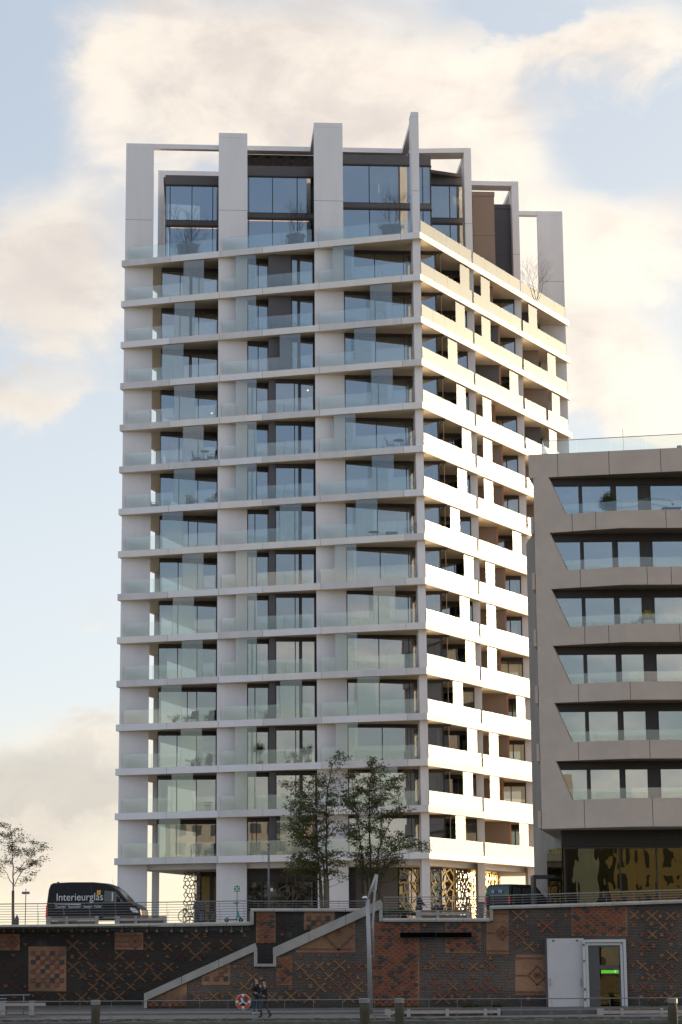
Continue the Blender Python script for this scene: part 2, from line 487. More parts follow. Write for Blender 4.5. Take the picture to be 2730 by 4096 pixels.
def strip(m, fa, fb, x0=-60, x1=60, mi=0, lift=0.0, n=1):
    """strip of promenade between fractions fa..fb of its width"""
    q = []
    for x, f in ((x0, fa), (x1, fa), (x1, fb), (x0, fb)):
        ye, yw = lerp2(ED, x), lerp2(WF, x) + 2.6
        q.append((x, ye + (yw - ye) * f, .62 * f + lift))
    m.add(q, [(0, 1, 2, 3)], mi)


m = MB(); strip(m, -.002, 1.02); m.build('promenade', cob, kind='structure')
m = MB(); strip(m, .16, .36, lift=.005); strip(m, .46, .62, lift=.005); m.build('promenade_path', slabm, kind='structure')
m = MB()
rnd = random.Random(5)
for i in range(420):                        # proud cobbles in the outer lane
    x = rnd.uniform(-20, 20); f = rnd.choice((.045, .075, .105, .135)) + rnd.uniform(-.006, .006)
    ye, yw = lerp2(ED, x), lerp2(WF, x) + 2.6; y = ye + (yw - ye) * f; h = rnd.uniform(.02, .05); w_ = rnd.uniform(.1, .2)
    m.box(x - w_, x + w_, y - .1, y + .1, .62 * f - .02, .62 * f + h)
m.build('kerb_stones', cob, kind='structure')
m = MB()
x = -22.0
while x < 22:                               # quay edge blocks
    a = (x + .003, lerp2(ED, x)); c = (x + 2.347, lerp2(ED, x + 2.35))
    m.wall(a, c, -.55, -.16, .012, 1); m.wall((a[0], a[1] - .12), (c[0], c[1] - .12), .5, -4, -.165, 0)
    x += 2.35
m.wall((-60, lerp2(ED, -60) + .45), (60, lerp2(ED, 60) + .45), .5, -4, -.17, 0)
m.build('quay_edge', [moss, capm], kind='structure')

# ------------------------------------------------------------------ the white tower
TWL = Vector((6, 165, GZ))
tower = thing('apartment_tower', 'tall white tower block with stacked glass-railed balconies and a rooftop frame, centre of the photo', 'tower', TWL)
W = Vector((.9972, .0745)); V = Vector((-.0745, .9972))      # plan axes of the inner walls
uL = (Vector(TA) - Vector(TB)).normalized(); uR = (Vector(TC) - Vector(TB)).normalized()
LL = (Vector(TA) - Vector(TB)).length; LR = (Vector(TC) - Vector(TB)).length
nL = Vector((-uL.y, uL.x));  nL = nL if nL.y < 0 else -nL    # outward normals
nR = Vector((uR.y, -uR.x)); nR = nR if nR.x > 0 else -nR


def P(x, y): return (x, y)


def slab_poly(inset=0.0):
    if not inset: return [TA, TB, TC, TD]
    pts = [Vector(p) for p in (TA, TB, TC, TD)]; c = sum(pts, Vector((0, 0))) / 4
    out = []
    for i in range(4):
        a, b_, c_ = pts[i - 1], pts[i], pts[(i + 1) % 4]
        d1 = (b_ - a).normalized(); d2 = (c_ - b_).normalized()
        n1 = Vector((-d1.y, d1.x)); n2 = Vector((-d2.y, d2.x))
        # intersection of the two inset lines
        p1 = a + n1 * inset; p2 = b_ + n2 * inset
        det = d1.x * d2.y - d1.y * d2.x
        t = ((p2 - p1).x * d2.y - (p2 - p1).y * d2.x) / det
        out.append(tuple(p1 + d1 * t))
    return out


def zs(i): return ZT - SH * i                # top of slab i (0 = terrace slab)


white_b = mat('white_concrete_grey', (.72, .69, .675), .75, var=.16, vscale=1.1, bump=.15, bscale=14, streak=True)
white_c = mat('white_concrete_warm', (.84, .79, .74), .75, var=.12, vscale=.7, bump=.15, bscale=14, streak=True)
for i in range(15):
    m = MB(); z1 = zs(i); z0 = z1 - TH
    m.prism(slab_poly(), z0, z1, 0, mi_bot=1, mi_top=2)
    # shadow joints of the edge panels, as thin dark strips 2 mm proud
    for L_, o, d, nn, n in ((LL, TB, uL, nL, (1.5, 8.03, 12.6, 16.1, 20.2)), (LR, TB, uR, nR, (4.6, 9.3, 13.9, 18.5, 23.2))):
        for s_ in n:
            q = Vector(o) + d * s_ + nn * .003
            m.wall(tuple(q), tuple(q + d * .018), .002, z0 + .002, z1 - .002, 3)
    if i == 14:
        m.prism(slab_poly(1.3), z0 - .38, z0 + .01, 0, mi_bot=1)
    rs = random.Random(i * 13 + 1)
    for L_, o, d, nn, n in ((LL, TB, uL, nL, (.02, 1.5, 8.03, 12.6, 16.1, 20.2, LL - .01)), (LR, TB, uR, nR, (.02, 4.6, 9.3, 13.9, 18.5, 23.2, LR - .01))):
        for s0, s1 in zip(n[:-1], n[1:]):          # facing panels of slightly different casts, 1 mm proud
            t_ = rs.randrange(3)
            q0 = Vector(o) + d * (s0 + .01) + nn * .0012; q1 = Vector(o) + d * (s1 - .01) + nn * .0012
            if t_: m.add([(q0.x, q0.y, z0 + .003), (q1.x, q1.y, z0 + .003), (q1.x, q1.y, z1 - .003), (q0.x, q0.y, z1 - .003)], [(0, 1, 2, 3)], 3 + t_)
    m.build('floor_slab', [white_conc, soffit_m, terrace_m, clad_dark, white_b, white_c], tower)
m = MB()
m.prism(slab_poly(.05), zs(0) - .02, zs(0) + .004)   # terrace paving inside the edge

ZTOP = 64.75 + ZC
F_TOP = 63.15 + ZC
# piers: (start point, end point, thickness, top)
piers = [((-17.0, 169.12), (-14.78, 169.29), .38), ((-9.45, 167.0), (-7.2, 167.17), .38), ((-1.89, 164.97), (.35, 165.14), .38),
         ((5.66, 162.9), (6.24, 162.94), 1.5), ((10.17, 170.76), (10.75, 170.8), 1.6), ((14.62, 178.72), (15.2, 178.76), 1.5), ((17.44, 186.36), (19.66, 186.5), .4),
         ((-14.95, 175.4), (-14.38, 175.44), .5)]
for k, (a, b_, th) in enumerate(piers):
    m = MB()
    ext = [0.0]
    m.wall(a, b_, th, GZ, ZTOP - .385)
    m.wall(a, b_, th, ZTOP - .375, ZTOP)     # cap piece above the seam
    # horizontal panel seam on the penthouse part
    zc_ = zs(0) + 3.45
    d = (Vector(b_) - Vector(a)).normalized(); n2 = Vector((d.y, -d.x))
    q0 = Vector(a) + n2 * .003; q1 = Vector(b_) + n2 * .003
    m.wall(tuple(q0), tuple(q1), .002, zc_, zc_ + .025, 1)
    m.wall(tuple(q0), tuple(q1), .002, zs(0) + .004, zs(0) + .02, 1)
    m.build('pier', [white_conc, clad_dark], tower, label='corner pier' if k == 3 else None)
# short return walls behind the flat piers (run in depth)
for a, b_ in (((-9.45, 167.38), (-9.60, 169.6)), ((-1.89, 165.35), (-1.95, 166.36))):
    m = MB(); m.wall(a, b_, -.25, GZ, zs(0) - .01); m.build('return_wall', bronze_l, tower)


def beam(a, b_, th, z0=ZTOP - .38, z1=ZTOP, **k):
    m = MB(); m.wall(a, b_, th, z0, z1, 0); o = m.build('roof_beam', [white_conc], tower); return o


def along(p, t, ax=W): return (p[0] + ax.x * t, p[1] + ax.y * t)


L0 = (-14.775, 169.30)
beam(L0, along(L0, 5.2), .45, ZTOP - .39, ZTOP - .004)
b2 = (-9.5, 169.70)
beam(b2, along(b2, 7.55), .9, ZTOP - .39, ZTOP - .006)
b3 = along(b2, 7.56)
beam(b3, along(b3, 7.6), .9, ZTOP - .39, ZTOP - .004)
b4 = along(b2, 15.17)
beam(b4, (10.16, 170.76 + .01), 1.5, ZTOP - .39, ZTOP - .006)
for a, ln in (((-9.45, 167.38), 2.3), ((-1.89, 165.35), 4.9), ((5.66, 164.4), 6.4), ((10.17, 172.35), 6.0), ((14.62, 180.25), 6.1)):
    m = MB(); e = (a[0] - .0745 * ln, a[1] + .9972 * ln)
    m.wall(a, e, -.5, ZTOP - .39, ZTOP - .002); m.build('roof_beam', white_conc, tower)
beam((10.2, 178.42), (14.61, 178.74), 1.3, ZTOP - .39, ZTOP - .004)
beam((14.4, 186.14), (17.43, 186.37), .5, ZTOP - .39, ZTOP - .004)
beam((-14.37, 175.44), (-9.9, 175.8), .5, ZTOP - .39, ZTOP - .004)
# flat roof of the penthouse, dark underneath
m = MB()
roofz = ZTOP - .40
m.prism([(-9.6, 170.65), (5.4, 171.75), (7.4, 172.0), (10.1, 173.2), (10.1, 178.3), (4, 184), (-6, 184), (-9.6, 176)], F_TOP - .02, F_TOP + .25)
m.build('penthouse_roof', [bronze_l], tower)
m = MB(); m.prism([(-9.3, 170.62), (5.2, 171.7), (5.0, 174.5), (-9.3, 173.4)], roofz - .1, roofz - .004)
for i in range(14):
    x = -8.9 + i * 1.0
    m.box(x, x + .35, 171.1 + .075 * (x + 9), 173 + .075 * (x + 9), roofz - .45, roofz - .1)
m.build('roof_soffit', [clad_dark], tower)

# ---------- windows
NWIN = [0]


def window(a, b_, z0, z1, mull=(), head=.26, thick=(), label=None, panels=(), post=.07, gl=None, dep=.12):
    """framed glazing from a to b; mull: fractions of mullions; thick: fractions of wide posts"""
    a = Vector(a); b_ = Vector(b_); d = (b_ - a).normalized(); ln = (b_ - a).length; n2 = Vector((d.y, -d.x))
    m = MB()

    def seg(s0, s1, za, zb, o=0.0, t=dep, mi=0):
        p = a + d * s0 + n2 * o; q = a + d * s1 + n2 * o
        m.wall(tuple(p), tuple(q), t, za, zb, mi)
    seg(0, ln, z1 - head, z1 - .003, .05, .2)
    seg(0, ln, z1 - head - .06, z1 - head, 0, dep)
    seg(0, ln, z0 + .002, z0 + .07, 0, dep)
    seg(0, post, z0 + .07, z1 - head - .06); seg(ln - post, ln, z0 + .07, z1 - head - .06)
    for f in mull: seg(ln * f - .035, ln * f + .035, z0 + .07, z1 - head - .06, .0, dep)
    for f in thick:
        seg(ln * f - .12, ln * f - .03, z0 + .07, z1 - head - .06, .03, dep); seg(ln * f - .03, ln * f + .12, z0 + .07, z1 - head - .06, .0, dep)
    o = m.build('window', [bronze], tower, label=label)
    g = MB(); p = a + d * post - n2 * .05; q = b_ - d * post - n2 * .05
    g.wall(tuple(p), tuple(q), .012, z0 + .07, z1 - head - .06)
    g.build('pane', gl or win_glass, o)
    return o


def curtain(a, b_, f0, f1, z0, z1, m_=curtain_m, off=.3, wave=.05, name='curtain'):
    a = Vector(a); b_ = Vector(b_); d = (b_ - a).normalized(); ln = (b_ - a).length; n2 = Vector((-d.y, d.x))
    n = max(4, int(ln * (f1 - f0) / .07)); m = MB(); vs = []; fs = []
    for i in range(n + 1):
        s_ = ln * (f0 + (f1 - f0) * i / n); w_ = wave * sin(i * 1.9 + (i * i % 7)) if wave else 0
        p = a + d * s_ + n2 * (off + w_); vs += [(p.x, p.y, z0 + .03), (p.x, p.y, z1 - .3)]
    for i in range(n): fs.append((2 * i, 2 * i + 2, 2 * i + 3, 2 * i + 1))
    m.add(vs, fs); m.build(name, m_, tower, smooth=bool(wave))


WA = ((-14.1, 169.35), (-9.62, 169.68)); WB1 = ((-7.19, 167.3), (-5.52, 167.42)); WB2 = ((-5.02, 166.2), (-1.96, 166.43))
WC = ((.36, 165.22), (7.52, 165.75)); WCS = ((7.54, 165.8), (7.2, 170.45)); WD = ((7.2, 170.55), (10.16, 170.78))
WFw = ((12.86, 178.55), (14.6, 178.68))
for k in range(14):
    z0 = zs(k + 1); z1 = zs(k) - TH
    alt = k % 4
    window(*WA, z0, z1, mull=((.33, .66) if alt != 2 else (.5, .66)), thick=((.52,) if k < 3 else ()))
    m = MB(); m.wall((-14.1, 169.5), (-14.52, 175.2), -.12, z1 - .3, z1 - .003, 0); m.wall((-14.1, 169.5), (-14.52, 175.2), -.1, z0, z0 + .08, 0)
    for t in (0, .35, .7):
        m.wall((-14.1 - .42 * t, 169.5 + 5.7 * t), (-14.1 - .42 * t, 169.6 + 5.7 * t), -.12, z0 + .08, z1 - .3, 0)
    so_ = m.build('side_window', bronze, tower)
    g = MB(); g.wall((-14.06, 169.6), (-14.47, 175.2), -.02, z0 + .08, z1 - .3); g.build('pane', win_glass, so_)
    if k < 3:
        window(*WB1, z0, z1, mull=(.5,)); pe = -3.75
        window((pe + .02, 166.3), WB2[1], z0, z1, thick=(.32,), mull=())
    else:
        window(*WB1, z0, z1, mull=(.22, .42) if k % 2 else (.35,)); pe = -5.02
        window(*WB2, z0, z1, mull=(.49,), thick=(.62,))
    m = MB(); m.wall((-5.5, 166.12), (pe, 166.12 + .075 * (pe + 5.5)), .25, z0 + .002, z1 - .003, 0)
    m.wall((-5.5, 166.37), (-5.58, 167.4), -.3, z0 + .002, z1 - .003, 0)
    m.build('wall_panel', bronze_l, tower, label='grey wall panel beside the middle balcony window' if k < 3 else None)
    window(*WC, z0, z1, mull=(.335, .65) if alt != 3 else (.36, .66), head=.2)
    window(*WCS, z0, z1, mull=(.45,), head=.2)
    window(*WD, z0, z1, mull=(.55,), head=.28)
    # recessed middle bay of the sunlit side: panel wall, rust coloured edge, window
    wide = (1.9, 2.35)[k % 2 == 0]
    m = MB(); e2 = (10.3 + (2.62 if k % 3 else 2.1), 174.75 + .19)
    m.wall((10.3, 174.75), e2, .18, z0 + .002, z1 - .003, 0)
    m.wall((10.35, 172.3), (10.25, 174.7), .2, z0 + .002, z1 - .003, 0)
    m.wall((e2[0] + .004, e2[1] - .02), (e2[0] + .16, e2[1] - .01), .45, z0 + .002, z1 - .03, 1)
    m.wall((e2[0] - .02, e2[1] + .5), (e2[0] - .2, 178.5), .15, z0 + .002, z1 - .003, 0)
    m.build('wall_panel', [clad_brown if k > 2 else bronze_l, rust_m], tower)
    window((e2[0] - .18, 178.53), WFw[1], z0, z1, mull=(.5,), head=.26)
    m = MB(); m.wall((14.75, 180.3), (14.7, 182.4), .2, z0 + .002, z1 - .003); m.wall((14.7, 182.42), (16.88 + .7 * (k % 3 == 2), 182.58), .2, z0 + .002, z1 - .003)
    m.wall((16.6, 182.8), (16.3, 186.6), .2, z0 + .002, z1 - .003); m.wall((16.3, 186.62), (17.4, 186.7), .2, z0 + .002, z1 - .003)
    m.build('wall_panel', [clad_brown if k % 3 else bronze_l], tower)
# stair and lift core, seen through the glazing as dim rooms
m = MB(); m.prism([(-11.5, 175.5), (-8.9, 173.2), (-2, 171.3), (3.2, 170.6), (4.4, 175), (9.6, 177.5), (11.8, 181), (13, 187), (-6, 190)], GZ, F_TOP - .03)
m.build('inner_core', interior_m, tower)
# curtains and blinds
cur = {(0, 'C'): (.02, .12), (1, 'A'): (.7, .95), (3, 'C'): (.85, .98), (2, 'B2'): (.1, .3), (4, 'A'): (.1, .2), (7, 'B2'): (.65, .95), (8, 'B2'): (.05, .2), (9, 'C'): (.35, .5), (12, 'A'): (.05, .18), (13, 'A'): (.7, .9), (9, 'B1'): (.6, .95), (5, 'CS'): (.1, .4), (8, 'CS'): (.3, .8), (11, 'CS'): (.1, .5), (10, 'D'): (.1, .9), (12, 'C'): (.7, .9), (1, 'B2'): (.0, .3), (2, 'A'): (.05, .25), (3, 'B2'): (.02, .45), (5, 'B2'): (.02, .46), (5, 'A'): (.06, .2), (6, 'C'): (.02, .98), (6, 'B1'): (.3, .95), (7, 'B1'): (.4, .98),
       (7, 'A'): (.7, .97), (11, 'B2'): (.02, .5), (13, 'B1'): (.3, .5), (8, 'C'): (.05, .25), (4, 'WC2'): (.6, .9), (9, 'A'): (.02, .15), (12, 'B2'): (.02, .3),
       (13, 'B2'): (.02, .3), (10, 'C'): (.02, .98), (6, 'CS'): (.05, .9), (2, 'C'): (.8, .97), (6, 'B2'): (.1, .35), (11, 'C'): (.6, .75), (4, 'D'): (.1, .5), (8, 'D'): (.5, .9), (9, 'D'): (.1, .9)}
GE = {'A': WA, 'B1': WB1, 'B2': WB2, 'C': WC, 'CS': WCS, 'D': WD, 'WC2': WC}
for (k, w_), (f0, f1) in cur.items():
    curtain(*GE[w_], f0, f1, zs(k + 1), zs(k) - TH)
curtain(*WB2, .02, .97, zs(11) + 1.2, zs(10) - TH, blind_m, .18, 0, 'roller_blind')
curtain(*WC, .02, .97, zs(11), zs(10) - TH, blind_m, .16, 0, 'roller_blind')
curtain(*WCS, .02, .97, zs(11), zs(10) - TH, blind_m, .16, 0, 'roller_blind')

# a few lamps that are on inside the flats
lamp_on = mat('lamp_on', (1, .8, .5), emis=((1, .62, .28), 4.0))
for k, w_, f_, dz in ((3, 'B2', .82, .55), (3, 'A', .88, 1.5), (13, 'B2', .7, 1.3)):
    a_, b_ = Vector(GE[w_][0]), Vector(GE[w_][1]); q = a_.lerp(b_, f_); z = zs(k) - TH - dz
    m = MB(); m.lathe((q.x, q.y + 1.2, z), [(.02, -.07), (.07, -.04), (.07, .03), (.03, .07)], 10); m.build('room_lamp', lamp_on, tower)

# ---------- glass balustrades and storey-high screens
gls = (Vector(TB) + uL * 0 - nL * .13, Vector(TA) - nL * .13)
grs = (Vector(TB) - nR * .13, Vector(TC) - nR * .13)


def gpos(px, py, side):
    l = gls if side == 'L' else grs
    q = atline(px, py, l[0], l[1]); return Vector((q.x, q.y))


piL = [(498, 871), (873, 1259), (1262, 1650)]
scrL = [[(735.6, 817), (944, 1025.5), (1332, 1417)], [(699, 780), (944, 1025.5), (1482, 1569)], [(651, 735), (1120, 1203), (1418, 1504)],
        [(698, 781), (944, 1027), (1486, 1572)], [(733, 815.5), (944, 1027), (1337, 1423)], [(697, 781), (944, 1027), (1489, 1576)],
        [(650, 733), (1121, 1206), (1424, 1511)], [(730, 815), (944, 1029), (1340, 1426.5)], [(692, 777), (944, 1029), (1494, 1582)],
        [(728, 812), (944, 1029), (1342, 1430)], [(645, 728), (1122, 1208.5), (1430, 1519)], [(724, 809), (941, 1027), (1344, 1432)],
        [(687, 773), (940, 1026), (1502, 1591)], [(636, 722), (1122, 1211), (1437, 1524)]]
scrR = [[(1840.5, 1878), (1924, 1960), (2115, 2149)], [(1823, 1860), (1927, 1962.5), (2191, 2223.5)], [(1792.5, 1830), (2039, 2074), (2209, 2240)],
        [(1827, 1863.5), (1932, 1966.5), (2198, 2228)], [(1849, 1886), (1934, 1969.6), (2212, 2245)], [(1831, 1868.6), (1937, 1973.7), (2170, 2203)],
        [(1802, 1840), (2051.7, 2086), (2230, 2262)], [(1857, 1894.5), (1944, 1979.5), (2180, 2210)], [(1840.6, 1878.5), (1947.6, 1984), (2220, 2250)],
        [(1863, 1901), (1950.6, 1987), (2200, 2232)], [(1813, 1852), (2066, 2101), (2240, 2270)], [(1870, 1909), (1957, 1994), (2210, 2240)],
        [(1853, 1892), (1960.5, 1998), (2230, 2262)], [(1823, 1863), (2078, 2114), (2250, 2280)]]
yA = [1037, 1202, 1368, 1534, 1700, 1868, 2037, 2206, 2377, 2549, 2723, 2898, 3075, 3255, 3434]
yB = [923, 1094, 1264, 1437, 1608, 1783, 1957, 2131, 2308, 2487, 2667, 2847, 3030, 3217, 3403]
yC = [1279, 1431, 1583, 1733, 1883, 2033, 2180, 2330, 2480, 2630, 2780, 2930, 3085, 3240, 3390]


def pyL(k, px): return yA[k] + (yB[k] - yA[k]) * (px - 470) / 1220 + 60
def pyR(k, px): return yB[k] + (yC[k] - yB[k]) * (px - 1690) / 590 + 60


def glass_run(s0, s1, l, z0, h, cuts, nm, mt, label=None):
    d = (l[1] - l[0]).normalized(); m = MB()
    pts = [s0] + [c for c in cuts if s0 + .2 < c < s1 - .2] + [s1]
    for a, b_ in zip(pts[:-1], pts[1:]):
        p = l[0] + d * (a + .008); q = l[0] + d * (b_ - .008)
        m.wall(tuple(p), tuple(q), .018, z0, z0 + h, 0)
    return m, m.build(nm, mt, tower, label=label)


def sof(l, p): return (p - l[0]).dot((l[1] - l[0]).normalized())


for k in range(15):
    z0 = zs(k) + .004
    row = k - 1                                # screens between slab k-1 (above) and slab k (floor)
    for side, bays in (('L', 3), ('R', 3)):
        l = gls if side == 'L' else grs
        for bi in range(3):
            if side == 'L':
                # bay limits measured on the slab line, A -> B order in piL
                ys = zs(k)
                e = [Vector(piers[0][0]), Vector(piers[1][0]), Vector(piers[2][0]), Vector(piers[3][0])]
                s_hi = sof(l, e[bi]) - .38; s_lo = sof(l, e[bi + 1]) + .16
            else:
                s_lo, s_hi = ((.38, 9.15), (9.45, 18.35), (18.7, 27.5))[bi]
            if row >= 0:
                sc = (scrL if side == 'L' else scrR)[row][bi]
                pyf = pyL if side == 'L' else pyR
                sa = sof(l, gpos(sc[0], pyf(row, sc[0]), side)); sb = sof(l, gpos(sc[1], pyf(row, sc[1]), side))
                sa, sb = min(sa, sb), max(sa, sb); sa = max(sa, s_lo); sb = min(sb, s_hi)
                m = MB(); d = (l[1] - l[0]).normalized()
                m.sheet(tuple(l[0] + d * sa), tuple(l[0] + d * sb), .018, z0, zs(k - 1) - TH - .002)
                m.build('glass_screen', [scr_glass, glass_edge], tower)
            else: sa = sb = None
            m = MB(); d = (l[1] - l[0]).normalized()
            runs = [(s_lo, s_hi)] if sa is None else [(s_lo, sa), (sb, s_hi)]
            for r0, r1 in runs:
                if r1 - r0 < .1: continue
                n = max(1, round((r1 - r0) / 2.3)); w_ = (r1 - r0) / n
                for j in range(n):
                    p = l[0] + d * (r0 + w_ * j + .008); q = l[0] + d * (r0 + w_ * (j + 1) - .008)
                    m.sheet(tuple(p), tuple(q), .018, z0, z0 + 1.06)
            m.build('balustrade', [bal_glass, glass_edge], tower)

# ---------- penthouse glazing (two storeys) and boxes
pz = zs(0) + .006
warm_strip = mat('lit_ceiling_strip', (1, .6, .25), emis=((1, .42, .12), 2.2))
ph_in = mat('penthouse_wall', (.42, .36, .30), .9)


def pent(a, b_, z0, zt, ztop, mull, zfas, lab=None):
    window(a, b_, z0, zt, mull=mull, head=.12, label=lab)
    window(a, b_, zt + .36, ztop, mull=mull, head=.08)
    MB().wall(a, b_, .3, zt, zt + .36).build('fascia', bronze_l, tower); MB().wall(a, b_, .3, ztop, zfas - .01).build('fascia', bronze_l, tower)


zt_ = 58.62 + ZC
pent((-14.02, 171.3), (-9.62, 171.63), pz, zt_, 62.05 + ZC, (.09, .49, .87), 62.85 + ZC)
pent((-9.55, 169.5), (-1.95, 170.07), pz, zt_, 62.15 + ZC, (.18, .31, .56, .82), 62.98 + ZC)
pent((-1.9, 167.55), (7.34, 168.24), pz, zt_ + .1, 62.35 + ZC, (.23, .47, .73, .93), F_TOP)
pent((7.38, 168.3), (7.05, 172.9), pz, zt_ + .1, 62.35 + ZC, (.5,), F_TOP)
pent((7.1, 173.0), (10.3, 173.25), pz, zt_ + .6, 62.5 + ZC, (.62,), F_TOP)
m = MB(); m.wall((-14.02, 171.4), (-14.3, 176.5), -.1, pz, 62.85 + ZC); m.build('side_window', bronze, tower)
m = MB(); m.prism([(-14.2, 171.75), (-9.5, 172.1), (-9.8, 178), (-14.5, 177)], 62.4 + ZC, 62.84 + ZC); m.prism([(-9.45, 169.9), (-2, 170.5), (-2, 173), (-9.45, 173)], 62.5 + ZC, 62.97 + ZC)
m.prism([(-1.88, 167.95), (7.0, 168.6), (6.9, 172.8), (-1.9, 172)], 62.7 + ZC, F_TOP - .005)
for z in (zt_ + .05,):
    m.prism([(-13.9, 171.5), (-9.7, 171.8), (-9.7, 175), (-13.9, 175)], z, z + .28); m.prism([(-9.4, 169.8), (-2, 170.4), (-2, 172.8), (-9.4, 172.8)], z, z + .28)
    m.prism([(-1.8, 167.9), (7.0, 168.6), (6.8, 172.8), (-1.9, 172)], z + .1, z + .32)
m.build('penthouse_roof', [bronze_l], tower)
m = MB(); m.wall((-13.6, 171.55), (-9.8, 171.85), .03, zt_ - .2, zt_ - .14); m.wall((-9.3, 169.75), (-2.4, 170.3), .03, zt_ - .2, zt_ - .14)
m.build('light_strip', warm_strip, tower)
m = MB(); m.wall((-13.9, 174.6), (-9, 175), .2, pz, zt_); m.wall((-9.3, 172.5), (-2, 173), .2, pz, zt_ + 4); m.wall((-1.9, 171.8), (4, 172.2), .2, pz, zt_ + 4)
m.build('inner_wall', ph_in, tower)
curtain((-1.9, 167.55), (7.34, 168.24), .66, .76, pz, 62.2 + ZC, mat('yellow_curtain', (.62, .46, .18), .9, trans=.5))
curtain((7.38, 168.3), (7.05, 172.9), .1, .4, pz, 62.2 + ZC)
m = MB(); m.prism([(11.05, 174.9), (12.85, 175.03), (12.6, 178.2), (10.8, 178.2)], pz, 62.12 + ZC); m.wall((11.04, 174.897), (12.85, 175.03), -.003, 58.7 + ZC, 58.73 + ZC, 1)
m.prism([(10.95, 174.85), (12.9, 174.99), (12.6, 178.25), (10.8, 178.25)], 62.13 + ZC, 62.5 + ZC)
m.build('roof_box', [clad_brown, clad_dark], tower, label='brown clad rooftop box')
m = MB(); m.prism([(12.9, 179.5), (14.78, 179.65), (14.6, 185.9), (12.7, 185.9)], pz, 62.6 + ZC); m.wall((12.9, 179.497), (14.78, 179.635), -.003, 58.5 + ZC, 58.53 + ZC, 1)
m.prism([(12.75, 179.45), (14.85, 179.6), (14.6, 185.95), (12.7, 185.95)], 62.61 + ZC, 63.0 + ZC)
m.build('roof_box', [clad_dark, bronze], tower, label='dark grey clad rooftop box')
# awning arms / rods on the recessed corner
for k in range(1, 15):
    m = MB(); z1 = zs(k - 1) - TH; z0 = zs(k)
    m.wall((7.15, 165.6), (8.05, 165.66), .35, z1 - .14, z1 - .02); m.tube([(7.95, 165.8, z1 - .1), (7.6, 165.9, z1 - .5)], .03, 6)
    m.tube([(7.9, 165.8, z1 - .1), (7.9, 165.8, z0 + .01)], .022, 6)
    m.build('awning', bronze, tower)

# ---------- ground floor
gold = mat('gold_mesh', (.52, .36, .16), .35, metal=.85, var=.15)
warm_pane = mat('warm_frosted_glass', (.75, .62, .30), .8, trans=.6)  # frosted glass; warm sun from behind is put into the yellow colour


def cell_screen(a, b_, z0, z1, cell, seed, m_=gold, t=.045, lab=None):
    """metal screen of irregular polygons: a jittered honeycomb of flat bars"""
    r = random.Random(seed); a = Vector(a); b_ = Vector(b_); ln = (b_ - a).length; d = (b_ - a).normalized(); n2 = Vector((d.y, -d.x))
    m = MB(); hx = cell; hy = cell * .866 * 1.15; pts = {}
    nx = int(ln / hx) + 3; ny = int((z1 - z0) / hy) + 3

    def hv(i, j):
        if (i, j) not in pts:
            x = i * hx * .5; off = .17 if (i + j) % 2 else -.17
            z = (j + off) * hy
            pts[(i, j)] = (x + r.uniform(-.32, .32) * cell, z + r.uniform(-.32, .32) * cell)
        return pts[(i, j)]

    def bar(p, q):
        if min(p[0], q[0]) < 0 or max(p[0], q[0]) > ln or min(p[1], q[1]) < 0 or max(p[1], q[1]) > z1 - z0: 
            p = (min(max(p[0], 0), ln), min(max(p[1], 0), z1 - z0)); q = (min(max(q[0], 0), ln), min(max(q[1], 0), z1 - z0))
        dx, dz = q[0] - p[0], q[1] - p[1]; L_ = sqrt(dx * dx + dz * dz)
        if L_ < .02: return
        w_ = t * r.uniform(.6, 1.3); ox, oz = -dz / L_ * w_, dx / L_ * w_
        q4 = [(p[0] + ox, p[1] + oz), (p[0] - ox, p[1] - oz), (q[0] - ox, q[1] - oz), (q[0] + ox, q[1] + oz)]
        vs = [((a + d * x).x, (a + d * x).y, z0 + z) for x, z in q4]
        m.vprism(vs, (n2.x * -.05, n2.y * -.05, 0))
    for j in range(ny):
        for i in range(2 * nx):
            bar(hv(i, j), hv(i + 1, j))
            if (i + j) % 2: bar(hv(i, j), hv(i, j + 1))
    return m.build('mesh_screen', m_, tower, label=lab)


gz0, gz1 = GZ + .02, zs(14) - TH - .40
MAT_BM = mat('bronze_mesh', (.16, .10, .055), .45, metal=.6)
cell_screen((-12.3, 172.6), (-11.4, 172.65), gz0, gz1, .30, 1, MAT_BM, t=.035, lab='narrow dark bronze mesh screen by the bicycles')
cell_screen((-11.35, 172.6), (-10.95, 172.6), gz0, gz1, .5, 2, MAT_BM, t=.04)
m = MB(); m.wall((-10.9, 173.2), (-9.3, 173.3), .06, gz0, gz1); m.build('backlit_frosted_pane', warm_pane, tower)
m = MB(); m.wall((-10.3, 173.0), (-10.0, 173.0), .15, gz0, gz1 - .003); m.wall((-11.0, 173.0), (-9.4, 173.1), .1, gz1 - .35, gz1 - .004); m.build('door_frame', bronze, tower)
window((-7.19, 168.6), (-1.95, 169.0), gz0, gz1, mull=(.2, .42, .7), head=.9)
cell_screen((-4.9, 168.3), (-1.97, 168.5), gz0, gz1, .85, 4, mat('bronze_mesh', (.16, .10, .055), .45, metal=.6), t=.03, lab='dark bronze mesh screen left of the trees')
m = MB(); m.wall((.36, 166.9), (.85, 166.9), .3, gz0, gz1 - .002, 1); m.wall((.86, 167), (4.0, 167.2), .3, gz0, gz1 - .002, 0)
for i in range(12): m.wall((1.3, 166.98), (2.5, 167.05), -.04, gz1 - 1.9 + i * .14, gz1 - 1.84 + i * .14, 1)
for z in (1.2, 2.4): m.wall((2.55, 167.09), (3.98, 167.19), -.004, gz0 + z, gz0 + z + .02, 1)
m.build('service_wall', [mat('service_grey', (.12, .105, .095), .6, var=.06), black_m], tower)
window((4.05, 167.6), (7.3, 167.9), gz0, gz1, mull=(.3, .7), head=.1)
